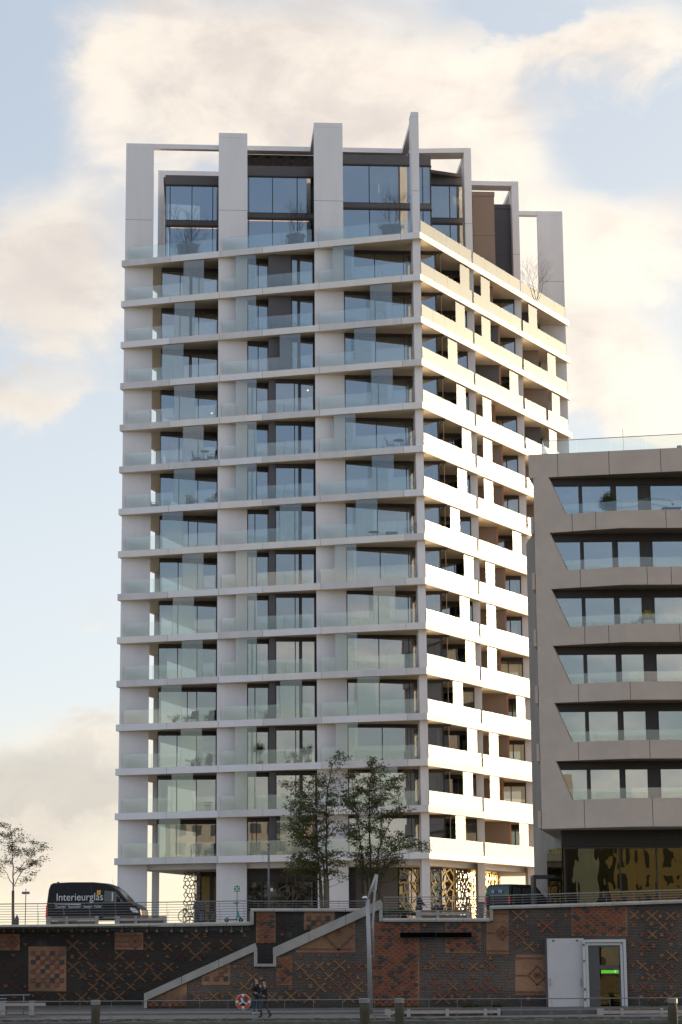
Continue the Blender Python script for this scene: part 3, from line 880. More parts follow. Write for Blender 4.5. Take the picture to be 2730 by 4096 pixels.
cell_screen((4.1, 167.3), (5.5, 167.4), gz0, gz1, .7, 6, t=.04, lab='gold mesh screen left of the corner pier')
cur_pts = [(6.4, 167.7), (8.3, 169.9), (9.8, 172.3), (11.1, 174.6), (12.0, 176.6), (12.3, 178.6), (11.6, 180.6)]
for i in range(6):
    cell_screen(cur_pts[i], cur_pts[i + 1], gz0, gz1, (.72, .62, .5, .5, .5, .5)[i], 20 + i, t=.05)
m = MB()
for i in range(6):
    a, b_ = Vector(cur_pts[i]), Vector(cur_pts[i + 1]); o_ = Vector((-.55, .35))
    m.wall(tuple(a + o_), tuple(b_ + o_), .02, gz0, gz1)
m.build('curved_glazing', win_glass, tower)
m = MB(); m.prism(slab_poly(1.6), gz1 - .002, gz1 + .02); m.build('ground_floor_ceiling', soffit_m, tower)

# ------------------------------------------------------------------ grey-brown block on the right
BL = thing('apartment_block', 'grey-brown concrete apartment block with slanted window bands at the right edge of the photo', 'building', (20, 135, GZ))
fac = [(11.33, 128.0), (16.3, 126.4), (20.0, 126.5), (36.0, 126.9)]
facT = [(11.08, 128.0), (20.0, 126.35), (36.0, 123.9)]
zb = [27.98, 24.64, 21.31, 17.98, 14.66, 11.32, 7.49]; zb = [z + ZC for z in zb]
PH = 1.05
YB = 150.0


def band(name, line, z0, z1, th=.35):
    m = MB(); cuts = {0: (.0,), }
    for i in range(len(line) - 1):
        m.wall(line[i], line[i + 1], th, z0, z1)
    rndb = random.Random(int(z0 * 7)); 
    return m


jm = mat('panel_joint', (.03, .026, .024), .9)
for i, z in enumerate(zb):
    h = 1.40 if i == 0 else (1.60 if i == 6 else PH)
    line = facT if i == 0 else fac
    poly = list(line) + [(36, YB), (15.6, YB)]
    m = MB(); m.prism(poly, z, z + .3, 0)
    for a, b_ in zip(line[:-1], line[1:]): m.wall(a, b_, .3, z + .3, z + h)
    m.wall((line[0][0] + .12, line[0][1] + .36), (15.6, YB), -.3, z + .3, z + h)
    # joints
    rj = random.Random(i + 3); s_ = 1.7 if i == 0 else rj.uniform(2.0, 3.0)
    total = sum((Vector(b_) - Vector(a)).length for a, b_ in zip(line[:-1], line[1:]))
    while s_ < total - .5:
        t = s_
        for a, b_ in zip(line[:-1], line[1:]):
            L_ = (Vector(b_) - Vector(a)).length
            if t < L_:
                d = (Vector(b_) - Vector(a)) / L_; n2 = Vector((d.y, -d.x)); q = Vector(a) + d * t + n2 * .002
                m.wall(tuple(q), tuple(q + d * .03), .004, z + .001, z + h - .001, 1); break
            t -= L_
        s_ += rj.choice((1.4, 3.0, 3.9, 4.1))
    m.build('parapet_band', [tan_conc, jm], BL)
    if 0 < i:
        # side facade band seen edge-on, stepping out to the left
        m = MB(); m.wall((line[0][0] - .02, 128.18), (15.3, YB), .17, z + .05, z + 1.05); m.build('side_band', tan_conc, BL)
# slanted end walls of the window openings
for i in range(1, 7):
    z0 = zb[i] + (1.60 if i == 6 else PH); z1 = zb[i - 1]
    f = lambda x: lerp2(fac[:2], x)
    xt, xb = 12.18, 13.12 - (.08 if i == 6 else 0)
    m = MB(); vs = [(11.33, f(11.33), z0 + .001), (xb, f(xb), z0 + .001), (xt, f(xt), z1 - .002), (11.33, f(11.33), z1 - .002)]
    m.vprism(vs, (.12, .33, 0))
    m.build('slanted_wall', tan_conc, BL)
    m = MB(); m.box(11.62, 12.5, 128.32, 128.5, z0 - .6, z1 - .003); m.build('reveal_wall', tan_side, BL)
    m = MB(); m.wall((11.5, 128.4), (15.6, YB - .5), -.25, z0 - .6, z1 - .003); m.build('side_wall', tan_conc, BL)

# windows: x measured at the window plane y = 129.6
YW = 128.3
blg = glass('block_window_glass', (.45, .48, .48), 1.7, .26, wav=.0012, gcol=(.9, .96, 1))
for i in range(1, 7):
    z0 = zb[i] + (.62 if i < 6 else 1.1); z1 = zb[i - 1]
    xs = [12.45, 14.25, 16.18, 17.82, 18.15, 20.4, 21.85, 22.2, 24.4, 26.6, 28.2, 30, 32, 34, 35.8]
    m = MB(); m.box(12.4, 36, YW - .05, YW + .35, z1 - .38, z1 - .004)
    m.build('fascia', bronze, BL)
    spans = [(12.45, 14.2), (14.28, 16.1), (16.3, 17.72), (18.35, 20.5), (20.75, 22.1), (22.4, 24.6), (24.8, 27), (27.2, 29), (29.2, 32), (32.2, 35.8)]
    spans = [(p * .991, q * .991) for p, q in spans]
    for a, b_ in spans:
        m = MB(); zt = z1 - .385
        m.box(a, a + .07, YW - .02, YW + .1, z0, zt); m.box(b_ - .07, b_, YW - .02, YW + .1, z0, zt)
        m.box(a + .07, b_ - .07, YW - .02, YW + .1, zt - .08, zt); m.box(a + .07, b_ - .07, YW - .02, YW + .1, z0, z0 + .08)
        o = m.build('window', bronze, BL)
        g = MB(); g.box(a + .07, b_ - .07, YW + .03, YW + .045, z0 + .08, zt - .08); g.build('pane', blg, o)
    m = MB()
    for (a0, b0), (a1, b1) in zip(spans[:-1], spans[1:]):
        m.box(b0 + .002, a1 - .002, YW + .02, YW + .3, z0, z1 - .385)
    m.build('window_post', bronze, BL)
    # glass rail above the parapet
    m = MB(); line = fac; zp = zb[i] + (1.60 if i == 6 else PH)
    pts = [(12.6, lerp2(fac[:2], 12.6)), fac[1], fac[2], fac[3]]
    for a, b_ in zip(pts[:-1], pts[1:]):
        L_ = (Vector(b_) - Vector(a)).length; n = max(1, round(L_ / 2.2)); d = (Vector(b_) - Vector(a)) / n
        for j in range(n):
            p = Vector(a) + d * (j + .004) + Vector((0, .2)); q = Vector(a) + d * (j + 1 - .004) + Vector((0, .2)); m.wall(tuple(p), tuple(q), .016, zp - .05, zp + .60)
    m.build('glass_rail', scr_glass, BL)
m = MB(); m.prism([(13.2, 133), (36, 133), (36, 149), (12.6, 149)], GZ, zb[0]); m.build('inner_core', interior_m, BL)
# curtains in the fourth row of windows
for a, b_ in ((16.4, 17.6), (18.5, 20.3), (20.9, 22.0)):
    for s0, s1 in ((0, .42), (.58, 1)):
        m = MB(); vs = []; fs = []; n = 14; z0 = zb[3] + .7; z1 = zb[2] - .5
        for i in range(n + 1):
            t = s0 + (s1 - s0) * i / n
            for j in range(5):
                zz = z1 + (z0 - z1) * j / 4; pinch = (1, .8, .45, .35, .6)[j]
                edge = 0 if s0 == 0 else 1
                tt = edge + (t - edge) * 1.0 if False else (.5 + (t - .5) * (1 if s0 == 0 else 1))
                c = .5; tt = c + (t - c) * pinch if True else t
                vs.append((a + (b_ - a) * tt, 128.6 + .04 * sin(i * 2.2), zz))
        for i in range(n):
            for j in range(4): fs.append((i * 5 + j, i * 5 + 5 + j, i * 5 + 6 + j, i * 5 + 1 + j))
        m.add(vs, fs); m.build('curtain', curtain_m, BL, smooth=True)
# roof terrace glass with a thin top rail
m = MB(); rz = zb[0] + 1.41
rl = [(12.0, 128.9), (20.0, 127.3), (36.0, 124.8)]
for a, b_ in zip(rl[:-1], rl[1:]):
    n = max(1, round((Vector(b_) - Vector(a)).length / 2.1)); d = (Vector(b_) - Vector(a)) / n
    for j in range(n):
        p = Vector(a) + d * (j + .004); q = Vector(a) + d * (j + .996); m.wall(tuple(p), tuple(q), .016, rz, rz + 1.0)
m.wall(rl[0], (12.9, 134), -.016, rz, rz + 1.0)
o = m.build('roof_glass_rail', scr_glass, BL)
m = MB()
for a, b_ in zip(rl[:-1], rl[1:]): m.tube([(*a, rz + 1.02), (*b_, rz + 1.02)], .022, 6)
m.tube([(*rl[0], rz + 1.02), (12.9, 134, rz + 1.02)], .022, 6); m.tube([(*rl[0], rz), (*rl[0], rz + 1.02)], .02, 6)
m.build('top_rail', steel, o)
m = MB(); m.box(12.15, 12.35, 129.4, 129.6, rz - .3, rz + .32); m.box(12.15, 12.42, 129.38, 129.6, rz + .32, rz + .38); m.box(19.9, 20.15, 128, 128.3, rz - .3, rz + .5); m.build('roof_vent', clad_dark, BL)
m = MB(); m.tube([(17.0, 130, rz - .3), (16.95, 130, rz + 2.0)], .012, 5); m.build('lightning_rod', steel, BL)
# ground floor: dark slatted soffit, glazing
m = MB()
gzt = zb[6]
m.box(12.55, 36, 129.4, 129.7, gzt - .95, gzt - .004, 0)
for i in range(12): m.box(12.5, 36, 129.33, 129.4, gzt - .93 + i * .078, gzt - .90 + i * .078, 1)
m.build('slatted_fascia', [black_m, bronze], BL)
sglass = glass('shop_glass', (.22, .23, .17), 1.5, .07, wav=.005, gcol=(.62, .58, .38))
gx = [12.65, 15.85, 17.95, 21.4, 23.5, 26, 28.5, 31, 33.5, 36]
for a, b_ in zip(gx[:-1], gx[1:]):
    m = MB(); m.box(a, a + .09, 129.45, 129.6, GZ, gzt - .96); m.box(a + .09, b_, 129.45, 129.6, GZ, GZ + .12); m.box(a + .09, b_, 129.45, 129.6, gzt - 1.06, gzt - .96)
    o = m.build('shop_window', bronze, BL); g = MB(); g.box(a + .09, b_, 129.5, 129.52, GZ + .12, gzt - 1.06); g.build('pane', sglass, o)
m = MB(); m.wall((12.65, 129.62), (12.1, 133), .1, GZ, gzt - .96); m.build('shop_window', sglass, BL)
# black portal beside the block
t_ = aty(2134, 3500, 131)
m = MB(); zt = t_.z; m.box(t_.x, t_.x + .16, 131, 133, GZ - .1, zt); m.box(t_.x + .161, t_.x + 1.5, 131, 133, zt - .16, zt)
m.build('entrance_portal', black_m, loc=(t_.x, 131, GZ), label='black steel portal frame between the van and the brown block', cat='portal')

# ------------------------------------------------------------------ brick quay wall
qw = thing('quay_wall', 'patterned brick quay wall with a stair and pale concrete copings', 'quay wall', (0, 117, .4))


def F(px, py): return atline(px, py, *WF)
def K(px, py): return atline(px, py, *WB)


def brick(name, ca, cb, mortar, scale=1.0):
    m_ = bpy.data.materials.new(name); m_.use_nodes = True; nt = m_.node_tree; N = nt.nodes.new; L = nt.links.new
    b = nt.nodes['Principled BSDF']; b.inputs['Roughness'].default_value = .85
    tc = N('ShaderNodeTexCoord'); mp = N('ShaderNodeMapping'); mp.inputs['Rotation'].default_value = (radians(90), 0, 0)
    L(tc.outputs['Object'], mp.inputs[0])
    br = N('ShaderNodeTexBrick'); br.inputs['Scale'].default_value = 1.0; br.inputs['Brick Width'].default_value = .23 * scale; br.inputs['Row Height'].default_value = .077 * scale
    br.inputs['Mortar Size'].default_value = .009; br.inputs['Mortar Smooth'].default_value = .3
    br.inputs['Color1'].default_value = (*ca, 1); br.inputs['Color2'].default_value = (*cb, 1); br.inputs['Mortar'].default_value = (*mortar, 1)
    L(mp.outputs[0], br.inputs['Vector'])
    n = N('ShaderNodeTexNoise'); n.inputs['Scale'].default_value = .35; n.inputs['Detail'].default_value = 7; L(tc.outputs['Object'], n.inputs['Vector'])
    mr = N('ShaderNodeMapRange'); L(n.outputs['Fac'], mr.inputs[0]); mr.inputs[1].default_value = .35; mr.inputs[2].default_value = .65; mr.inputs[3].default_value = .62; mr.inputs[4].default_value = 1.15
    sc = N('ShaderNodeVectorMath'); sc.operation = 'SCALE'; L(br.outputs['Color'], sc.inputs[0]); L(mr.outputs[0], sc.inputs['Scale'])
    n2_ = N('ShaderNodeTexNoise'); n2_.inputs['Scale'].default_value = .9; n2_.inputs['Detail'].default_value = 9; n2_.inputs['Roughness'].default_value = .7; L(tc.outputs['Object'], n2_.inputs['Vector'])
    ef = N('ShaderNodeMapRange'); L(n2_.outputs['Fac'], ef.inputs[0]); ef.inputs[1].default_value = .58; ef.inputs[2].default_value = .74; ef.inputs[3].default_value = 0; ef.inputs[4].default_value = .38
    m1 = N('ShaderNodeMix'); m1.data_type = 'RGBA'; L(ef.outputs[0], m1.inputs[0]); L(sc.outputs[0], m1.inputs[6]); m1.inputs[7].default_value = (.20, .185, .165, 1)
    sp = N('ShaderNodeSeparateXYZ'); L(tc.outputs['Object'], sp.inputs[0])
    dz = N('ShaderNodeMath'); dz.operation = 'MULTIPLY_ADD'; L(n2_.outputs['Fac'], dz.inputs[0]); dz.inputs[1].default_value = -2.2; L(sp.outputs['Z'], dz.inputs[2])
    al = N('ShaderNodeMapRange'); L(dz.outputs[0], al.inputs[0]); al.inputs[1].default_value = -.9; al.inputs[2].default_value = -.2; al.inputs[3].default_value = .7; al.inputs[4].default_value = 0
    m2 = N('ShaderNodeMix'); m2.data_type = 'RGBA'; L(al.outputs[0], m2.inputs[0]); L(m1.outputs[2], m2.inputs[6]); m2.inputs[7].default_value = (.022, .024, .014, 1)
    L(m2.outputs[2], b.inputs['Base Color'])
    bp = N('ShaderNodeBump'); bp.inputs['Strength'].default_value = .6; bp.inputs['Distance'].default_value = .01; L(br.outputs['Fac'], bp.inputs['Height']); bp.invert = True
    L(bp.outputs[0], b.inputs['Normal'])
    return m_


bk_dark = brick('dark_brick', (.056, .042, .034), (.098, .066, .050), (.22, .195, .165))
bk_shaded = brick('shaded_dirty_brick', (.020, .016, .014), (.032, .024, .020), (.062, .054, .044))  # rear wall's shade and dirt put into a darker brick colour
bk_tan = brick('tan_brick', (.37, .185, .09), (.31, .14, .075), (.30, .21, .14))
bk_org = mat('orange_brick', (.36, .17, .07), .85, var=.35, vscale=6)
bk_red = mat('red_brick', (.27, .095, .05), .85, var=.3, vscale=6)
bk_blk = mat('dark_block', (.045, .042, .045), .7)
bk_brn = mat('brown_block', (.17, .08, .055), .8, var=.2, vscale=5)

# wall outlines (pixels of the photograph -> points of the two wall planes)
BASE = .3
frontpts = [(577, 4050), (577, 4004), (1017, 3804), (1017, 3862), (1106, 3862), (1106, 3822), (1518, 3634), (1518, 3684), (1968, 3684), (1968, 3624), (2760, 3606), (2760, 4050)]
def flat(pts, fn, off, name, mt, parent=qw, **k):
    m = MB(); m.vprism([fn(*p) for p in pts], off); return m.build(name, mt, parent, **k)


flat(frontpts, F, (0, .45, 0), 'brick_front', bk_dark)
flat([(-40, 4050), (-40, 3722), (1003, 3722), (1003, 3632), (1530, 3632), (1530, 4050)], K, (0, .5, 0), 'brick_rear', bk_shaded)
# ground body behind the wall so that nothing shows through
m = MB(); m.wall((-40, 122.4 + 1.5), (40, 114.5), 2.0, -2, GZ - .45)

# brick field behind the raised part is a little lighter
# patches of patterned brick
def patch(px0, py0, px1, py1, fn, kind, name='brick_patch', seed=0, poly=None):
    r = random.Random(seed)
    pl = poly or [(px0, py1), (px1, py1), (px1, py0), (px0, py0)]
    m = MB(); off = (0, -.012, 0)
    m.vprism([fn(*p) + Vector((0, -.002, 0)) for p in pl], off, 0)

    def inside(x, y):
        c = False; j = len(pl) - 1
        for i in range(len(pl)):
            xi, yi = pl[i]; xj, yj = pl[j]
            if (yi > y) != (yj > y) and x < (xj - xi) * (y - yi) / (yj - yi) + xi: c = not c
            j = i
        return c

    def blk(cx, cy, w, h, mi, d=.05):
        if not all(inside(cx + sx * w * .6, cy + sy * h * .6) for sx in (-1, 1) for sy in (-1, 1)): return
        a = fn(cx - w / 2, cy + h / 2); b_ = fn(cx + w / 2, cy - h / 2)
        m.box(a.x, b_.x, min(a.y, b_.y) - d, min(a.y, b_.y) + .01, a.z, b_.z, mi)
    if kind in ('checker', 'big'):
        sx, sy = (26, 20) if kind == 'checker' else (38, 36)
        w, h = (17, 12) if kind == 'checker' else (17, 17)
        rows = int((py1 - py0) / (sy * .5)); 
        for j in range(rows + 1):
            for i in range(int((px1 - px0) / sx) + 2):
                cx = px0 + (i + (.5 if j % 2 else 0)) * sx; cy = py0 + 8 + j * sy * .5
                q = r.random(); mi = 2 if q < .62 else (3 if q < .82 else 4)
                if kind == 'big': mi = 3 if (i + j) % 3 == 0 else (4 if r.random() < .7 else 2)
                blk(cx, cy, w, h, mi, .04 if mi == 2 else .07)
    if kind == 'plain':
        cx, cy = px0 + (px1 - px0) * .72, (py0 + py1) / 2 + 2; R = min((px1 - px0) * .3, (py1 - py0) * .42)
        nst = 12
        for i in range(nst):
            for sx_, sy_ in ((1, 1), (1, -1), (-1, 1), (-1, -1)):
                blk(cx + sx_ * R * i / nst, cy + sy_ * R * (1 - i / nst), R / nst * 1.6, 5, 4, .04)
        for an in range(8): blk(cx + 12 * cos(an * pi / 4), cy + 10 * sin(an * pi / 4), 8, 6, 2, .05)
        blk(cx, cy, 9, 8, 3, .05)
        for yy in (py0 + 14, py1 - 14, cy):
            x = px0 + 6
            while x < px1 - 6:
                if yy != cy or abs(x - cx) > R: blk(x, yy, 9, 5, 4 if r.random() < .5 else 2, .035)
                x += 11
    m.build(name, [bk_tan, bk_org, bk_red, bk_blk, bk_brn], qw)


patch(115, 3786, 266, 3965, K, 'big', seed=1)
patch(-30, 3736, 80, 3801, K, 'plain', seed=2)
patch(460, 3729, 574, 3799, K, 'plain', seed=3)
patch(1025, 3646, 1103, 3772, K, 'checker', seed=4)
patch(1217, 3646, 1339, 3720, K, 'big', seed=5)
patch(809, 0, 921, 3940, F, 'big', seed=6, poly=[(809, 3940), (921, 3940), (921, 3852), (809, 3905)])
patch(590, 4000, 748, 4028, F, 'checker', seed=7, poly=[(590, 4029), (748, 4029), (748, 3930), (590, 4002)])
patch(1184, 3640, 1422, 3810, F, 'plain', seed=8, poly=[(1184, 3810), (1422, 3810), (1422, 3682), (1184, 3789)])
patch(1107, 3826, 1170, 3941, F, 'checker', seed=9)
patch(1482, 3690, 1679, 4026, F, 'checker', seed=10)
patch(1783, 3690, 1925, 3812, F, 'checker', seed=12)
patch(1946, 3640, 2036, 3817, F, 'plain', seed=13)
patch(2062, 3818, 2184, 3981, F, 'plain', seed=14)
patch(2286, 3626, 2510, 3745, F, 'checker', seed=15)
patch(1680, 3690, 1782, 3728, F, 'checker', seed=16, poly=[(1700, 3700), (1702, 3700), (1702, 3698), (1700, 3698)])

PATCH = [(115, 3786, 266, 3965), (-30, 3736, 80, 3801), (460, 3729, 574, 3799), (1025, 3646, 1103, 3772), (1217, 3646, 1339, 3720), (809, 3850, 921, 3940), (590, 3930, 748, 4029),
         (1184, 3690, 1422, 3810), (1107, 3826, 1170, 3941), (1482, 3600, 1679, 4030), (1783, 3690, 1925, 3812), (1946, 3640, 2036, 3817), (2062, 3818, 2184, 3981), (2286, 3626, 2510, 3745),
         (2180, 3740, 2505, 4040), (1595, 3725, 1893, 3756)]


def para(px):                                # lower edge of the stair parapet
    if px < 577: return 9999
    if px < 1017: return 4010 - (px - 577) * (200 / 440.)
    if px < 1110: return 3872
    if px < 1530: return 3826 - (px - 1106) * (190 / 412.)
    return 3690 if px < 1968 else 3632


def paratop(px):
    if px < 577: return 9999
    if px < 1017: return 3970 - (px - 577) * (200 / 440.)
    if px < 1100: return 3772
    return 3790 - (px - 1095) * (192 / 427.)


# raised cross ornaments of single bricks
crs = {}
def cross(m, cx, cy, n, fn, mi, bw=8.6, bh=4.6, arms=15):
    for i in range(-n, n + 1):
        for s_ in (1, -1):
            if s_ == -1 and i == 0: continue
            if abs(i) > n - (0 if s_ == 1 else max(0, n - arms)): continue
            x = cx + i * 5.3; y = cy + s_ * i * bh
            a = fn(x - bw / 2, y + bh / 2); b_ = fn(x + bw / 2, y - bh / 2)
            m.box(a.x, b_.x, a.y - .045, a.y + .02, a.z, b_.z, mi)


r = random.Random(11)
mF, mK = MB(), MB()
def clear(cx, cy, w, h, front):
    for (x0, y0, x1, y1) in PATCH:
        if x0 - w < cx < x1 + w and y0 - h < cy < y1 + h: return False
    for x in (cx - w, cx, cx + w):
        if front and cy - h < para(x): return False
        if not front and x > 577 and cy + h > paratop(x): return False
    if not front:
        if cx > 1505 or (cy - h < 3728 and cx < 1010): return False
        if cy - h < 3650: return False
    return 3640 < cy - h and cy + h < 4030 and cx < 2720


row = 0; placed = {True: [], False: []}
for cy in range(3660, 4060, 41):
    row += 1
    for cx in range(-10, 2740, 76):
        x = cx + (35 if row % 2 else 0) + r.uniform(-5, 5); y = cy + r.uniform(-4, 4)
        for front, mm, fn in ((True, mF, F), (False, mK, K)):
            big = x > 1700 and x < 2560 and r.random() < .6 or x < 110
            n = 5 if big else r.choice((3, 3, 4, 4))
            if clear(x, y, n * 5.3 + 4, n * 4.6 + 2, front) and all(abs(x - u) > (n + w2) * 5.3 + 5 or abs(y - v) > (n + w2) * 4.6 + 3 for u, v, w2 in placed[front]):
                placed[front].append((x, y, n))
                cross(mm, x, y, n, fn, (1 if big else (0 if r.random() < .8 else 1)), arms=r.choice((9, 9, 2, 3)), bw=11 if big else 8.6)
            sx, sy = x + 36 + r.uniform(-4, 4), y + r.uniform(-5, 5)
            if clear(sx, sy, 12, 8, front) and all(abs(sx - u) > w2 * 5.3 + 8 or abs(sy - v) > w2 * 4.6 + 6 for u, v, w2 in placed[front]):
                w = r.choice((14, 17)); 
                for q in range(3):
                    ww = w * (1, .6, 1)[q]
                    a = fn(sx - ww / 2, sy + 7 - q * 4.6); b_ = fn(sx + ww / 2, sy + 2.4 - q * 4.6)
                    mm.box(a.x, b_.x, a.y - .06, a.y + .02, a.z, b_.z, 1 if r.random() < .75 else 0)
mF.build('brick_ornament', [bk_org, bk_red], qw); mK.build('brick_ornament', [mat('shaded_orange_brick', (.24, .11, .048), .9, var=.4, vscale=5), mat('shaded_red_brick', (.085, .032, .02), .9, var=.3)], qw)  # rear ornaments get darker colours for the shade and dirt there

# copings and parapets
def coping(pts, fn, th, h, name='coping', d0=-.12, mt=coping_m, joints=1.32):
    """rounded concrete coping following pixel points (its top edge)"""
    m = MB(); P3 = [fn(*p) for p in pts]
    for a, b_ in zip(P3[:-1], P3[1:]):
        L_ = (b_ - a).length; n = max(1, round(L_ / joints)); d = (b_ - a) / n
        for i in range(n):
            p = a + d * (i + .006); q = a + d * (i + .994)
            prof = [(d0, -h), (d0, -h * .45), (d0 + .05, -.03), (d0 + .12, 0), (d0 + th, 0), (d0 + th, -h)]
            vs = [(p.x, p.y + o, p.z + z) for o, z in prof] + [(q.x, q.y + o, q.z + z) for o, z in prof]; k = len(prof)
            fs = [tuple(range(k - 1, -1, -1)), tuple(range(k, 2 * k))] + [(j, (j + 1) % k, k + (j + 1) % k, k + j) for j in range(k)]
            m.add(vs, fs)
    return m.build(name, mt, qw)


coping([(-40, 3689), (1014, 3686)] if False else [(-40, 3700), (500, 3695), (1012, 3686)], K, .9, .20, d0=-.35)
coping([(1003, 3633.5), (1478, 3633.5)], K, .6, .16, d0=-.16)
coping([(1532, 3673), (1960, 3672)], F, .8, .18, d0=-.2)
coping([(1960, 3623), (2340, 3612), (2780, 3596)], F, .8, .18, d0=-.2)
# white vertical ends
m = MB()
def jamb(px0, px1, py0, py1, fn, d0, d1):
    a = fn(px0, py1); b_ = fn(px1, py0); m.box(a.x, b_.x, a.y + d0, a.y + d1, a.z, b_.z)
jamb(1003, 1016.5, 3644, 3699, K, -.4, .1)
jamb(1518, 1531, 3612, 3686, F, -.14, .5)
jamb(1961, 1972, 3626, 3683, F, -.14, .5)
m.build('coping_end', coping_m, qw)
# stair parapet: two sloping runs and the landing
def run(pts, name='stair_parapet', d=-.16, th=.34):
    m = MB(); m.vprism([F(*p) + Vector((0, d, 0)) for p in pts], (0, th, 0)); return m.build(name, coping_m, qw)
run([(578, 4033), (590, 4033), (590, 4000), (800, 3905), (1018, 3806), (1030, 3796), (1022, 3772), (578, 3974)])
run([(1017, 3866), (1030, 3866), (1030, 3797), (1017, 3807)]); run([(1030.5, 3866), (1093.5, 3866), (1093.5, 3855), (1030.5, 3855)]); run([(1094, 3866), (1106, 3866), (1106, 3828), (1094, 3818)])
run([(1093, 3817), (1107, 3827), (1300, 3738), (1530, 3633), (1530, 3612), (1522, 3599), (1093, 3791)])
mj = MB()
for px, py in ((727, 3905), (876, 3838), (1236, 3727), (1383, 3661)):
    a = F(px, py); mj.box(a.x, a.x + .02, a.y - .165, a.y - .16, a.z - .42, a.z + .02)
mj.build('parapet_joint', jm, qw)
# stair behind the parapet
m = MB(); n = 30
pA = F(620, 4010); pB = F(1500, 3640)
for i in range(n):
    x0 = pA.x + (pB.x - pA.x) * i / n; x1 = pA.x + (pB.x - pA.x) * (i + 1) / n
    zt = .6 + (3.85) * (i + 1) / n; y0 = lerp2(WF, x0) + .5
    m.box(x0, x1 - .001, y0, y0 + 1.8, .4, zt)
m.build('stair', cob, qw)
# shade under the left coping painted as a black strip, with brackets
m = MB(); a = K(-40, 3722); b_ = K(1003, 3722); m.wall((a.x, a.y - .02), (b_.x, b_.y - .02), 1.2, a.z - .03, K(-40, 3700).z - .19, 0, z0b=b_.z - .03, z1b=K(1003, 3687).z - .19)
m.build('shade_strip', black_m, qw)
br = MB()
r = random.Random(3)
for i, px in enumerate([20, 57, 98, 137, 193, 237, 291, 334, 388, 433, 491, 532, 590, 631, 689, 730, 788, 829, 887, 928, 970]):
    a = K(px, 3706); br.box(a.x - .035, a.x + .035, a.y - .12, a.y - .025, a.z - .2, a.z + .1); br.box(a.x - .09, a.x + .06, a.y - .16, a.y - .05, a.z - .3, a.z - .2)
br.build('bracket', mat('weathered_bracket', (.20, .16, .13), .9), qw)
# slots in the wall
for x0, x1 in ((1601, 1742), (1745, 1886)):
    m = MB(); a = F(x0, 3751); b_ = F(x1, 3730); a.y = min(a.y, b_.y) - .06; m.box(a.x, b_.x, a.y - .03, a.y - .012, a.z, b_.z, 0)
    m.box(a.x, b_.x, a.y - .055, a.y - .012, b_.z, b_.z + .02, 1); m.box(a.x, b_.x, a.y - .055, a.y - .012, a.z - .02, a.z, 1); m.build('wall_slot', [mat('slot_black', (.004, .004, .004), 1.0, spec=0), bronze], qw)
# doors
dw = mat('white_steel_door', (.62, .59, .58), .5, var=.10, vscale=.8); dg = mat('door_grey', (.085, .08, .078), .5); frm = mat('white_frame', (.62, .62, .62), .4)
a = F(2192, 4036); b_ = F(2334, 3753)
yb = min(a.y, b_.y) - .02
m = MB(); m.box(a.x - .1, a.x, yb - .14, yb, a.z, b_.z + .08, 1); m.box(a.x, b_.x, yb - .12, yb - .02, a.z, b_.z, 0)
for t in (.18, .82): m.box(a.x + (b_.x - a.x) * t - .06, a.x + (b_.x - a.x) * t + .06, yb - .123, yb - .12, b_.z - .16, b_.z - .08, 1)
gate = m.build('flood_gate', [dw, clad_dark], qw, label='big pale grey steel flood gate')
m = MB()
for x in (a.x + .12, b_.x - .2): m.tube([(x, yb - .13, a.z + 1.15), (x, yb - .2, a.z + 1.15), (x, yb - .2, a.z + 1.5), (x, yb - .13, a.z + 1.5)], .02, 6)
m.build('handle', steel, gate)
c = F(2334, 4034); d = F(2502, 3757); yb2 = min(c.y, d.y) - .02
m = MB(); m.box(c.x + .01, c.x + .14, yb2 - .2, yb2, c.z, d.z, 0); m.box(c.x + .14, d.x, yb2 - .2, yb2, d.z - .14, d.z, 0); m.box(d.x - .14, d.x, yb2 - .2, yb2, c.z, d.z - .14, 0)
for z in (.4, .9, 2.3, 3.1): m.box(c.x + .02, c.x + .1, yb2 - .23, yb2 - .2, c.z + z, c.z + z + .1, 1)
o = m.build('entrance_door', [dw, clad_dark], qw, label='glass entrance door in a white frame')
x0, x1 = c.x + .16, d.x - .16; z0, z1 = c.z, d.z - .16
m = MB(); m.box(x0, x0 + .13, yb2 - .1, yb2, z0, z1); m.box(x0 + .13, x1, yb2 - .1, yb2, z1 - .13, z1); m.box(x1 - .13, x1, yb2 - .1, yb2, z0, z1 - .13); m.build('frame', frm, o)
m = MB(); xa = x0 + .14; xb = x1 - .14; zz = z1 - .14; m.box(xa, xa + .55, yb2 - .06, yb2, z0, zz); m.box(xa + .55, xb, yb2 - .06, yb2, zz - 1.15, zz - .98)
m.box(xb - .06, xb, yb2 - .06, yb2, z0, zz); m.box(xa + .55, xb - .06, yb2 - .06, yb2, zz - .08, zz); m.build('door_leaf', dg, o)
dglass = glass('door_glass', (.25, .24, .16), 1.5, .03, wav=.01, gcol=(.9, .8, .5))
m = MB(); m.box(xa + .55, xb - .06, yb2 - .03, yb2 - .02, z0, zz - 1.15); m.box(xa + .55, xb - .06, yb2 - .03, yb2 - .02, zz - .98, zz - .08); m.build('pane', dglass, o)
green_lit = mat('lit_exit_sign', (.1, .5, .05), emis=((.16, .62, .03), .28)); white_lit = mat('sign_arrow', (.9, .95, .8), emis=((.8, .95, .6), .3))
m = MB(); s0 = xa + .62; zz2 = zz - 1.22; m.box(s0, xb - .1, yb2 - .055, yb2 - .035, zz2 - .16, zz2, 0)
ax = (s0 + xb) / 2 + .22; m.box(ax - .01, ax + .01, yb2 - .06, yb2 - .055, zz2 - .14, zz2 - .04, 1)
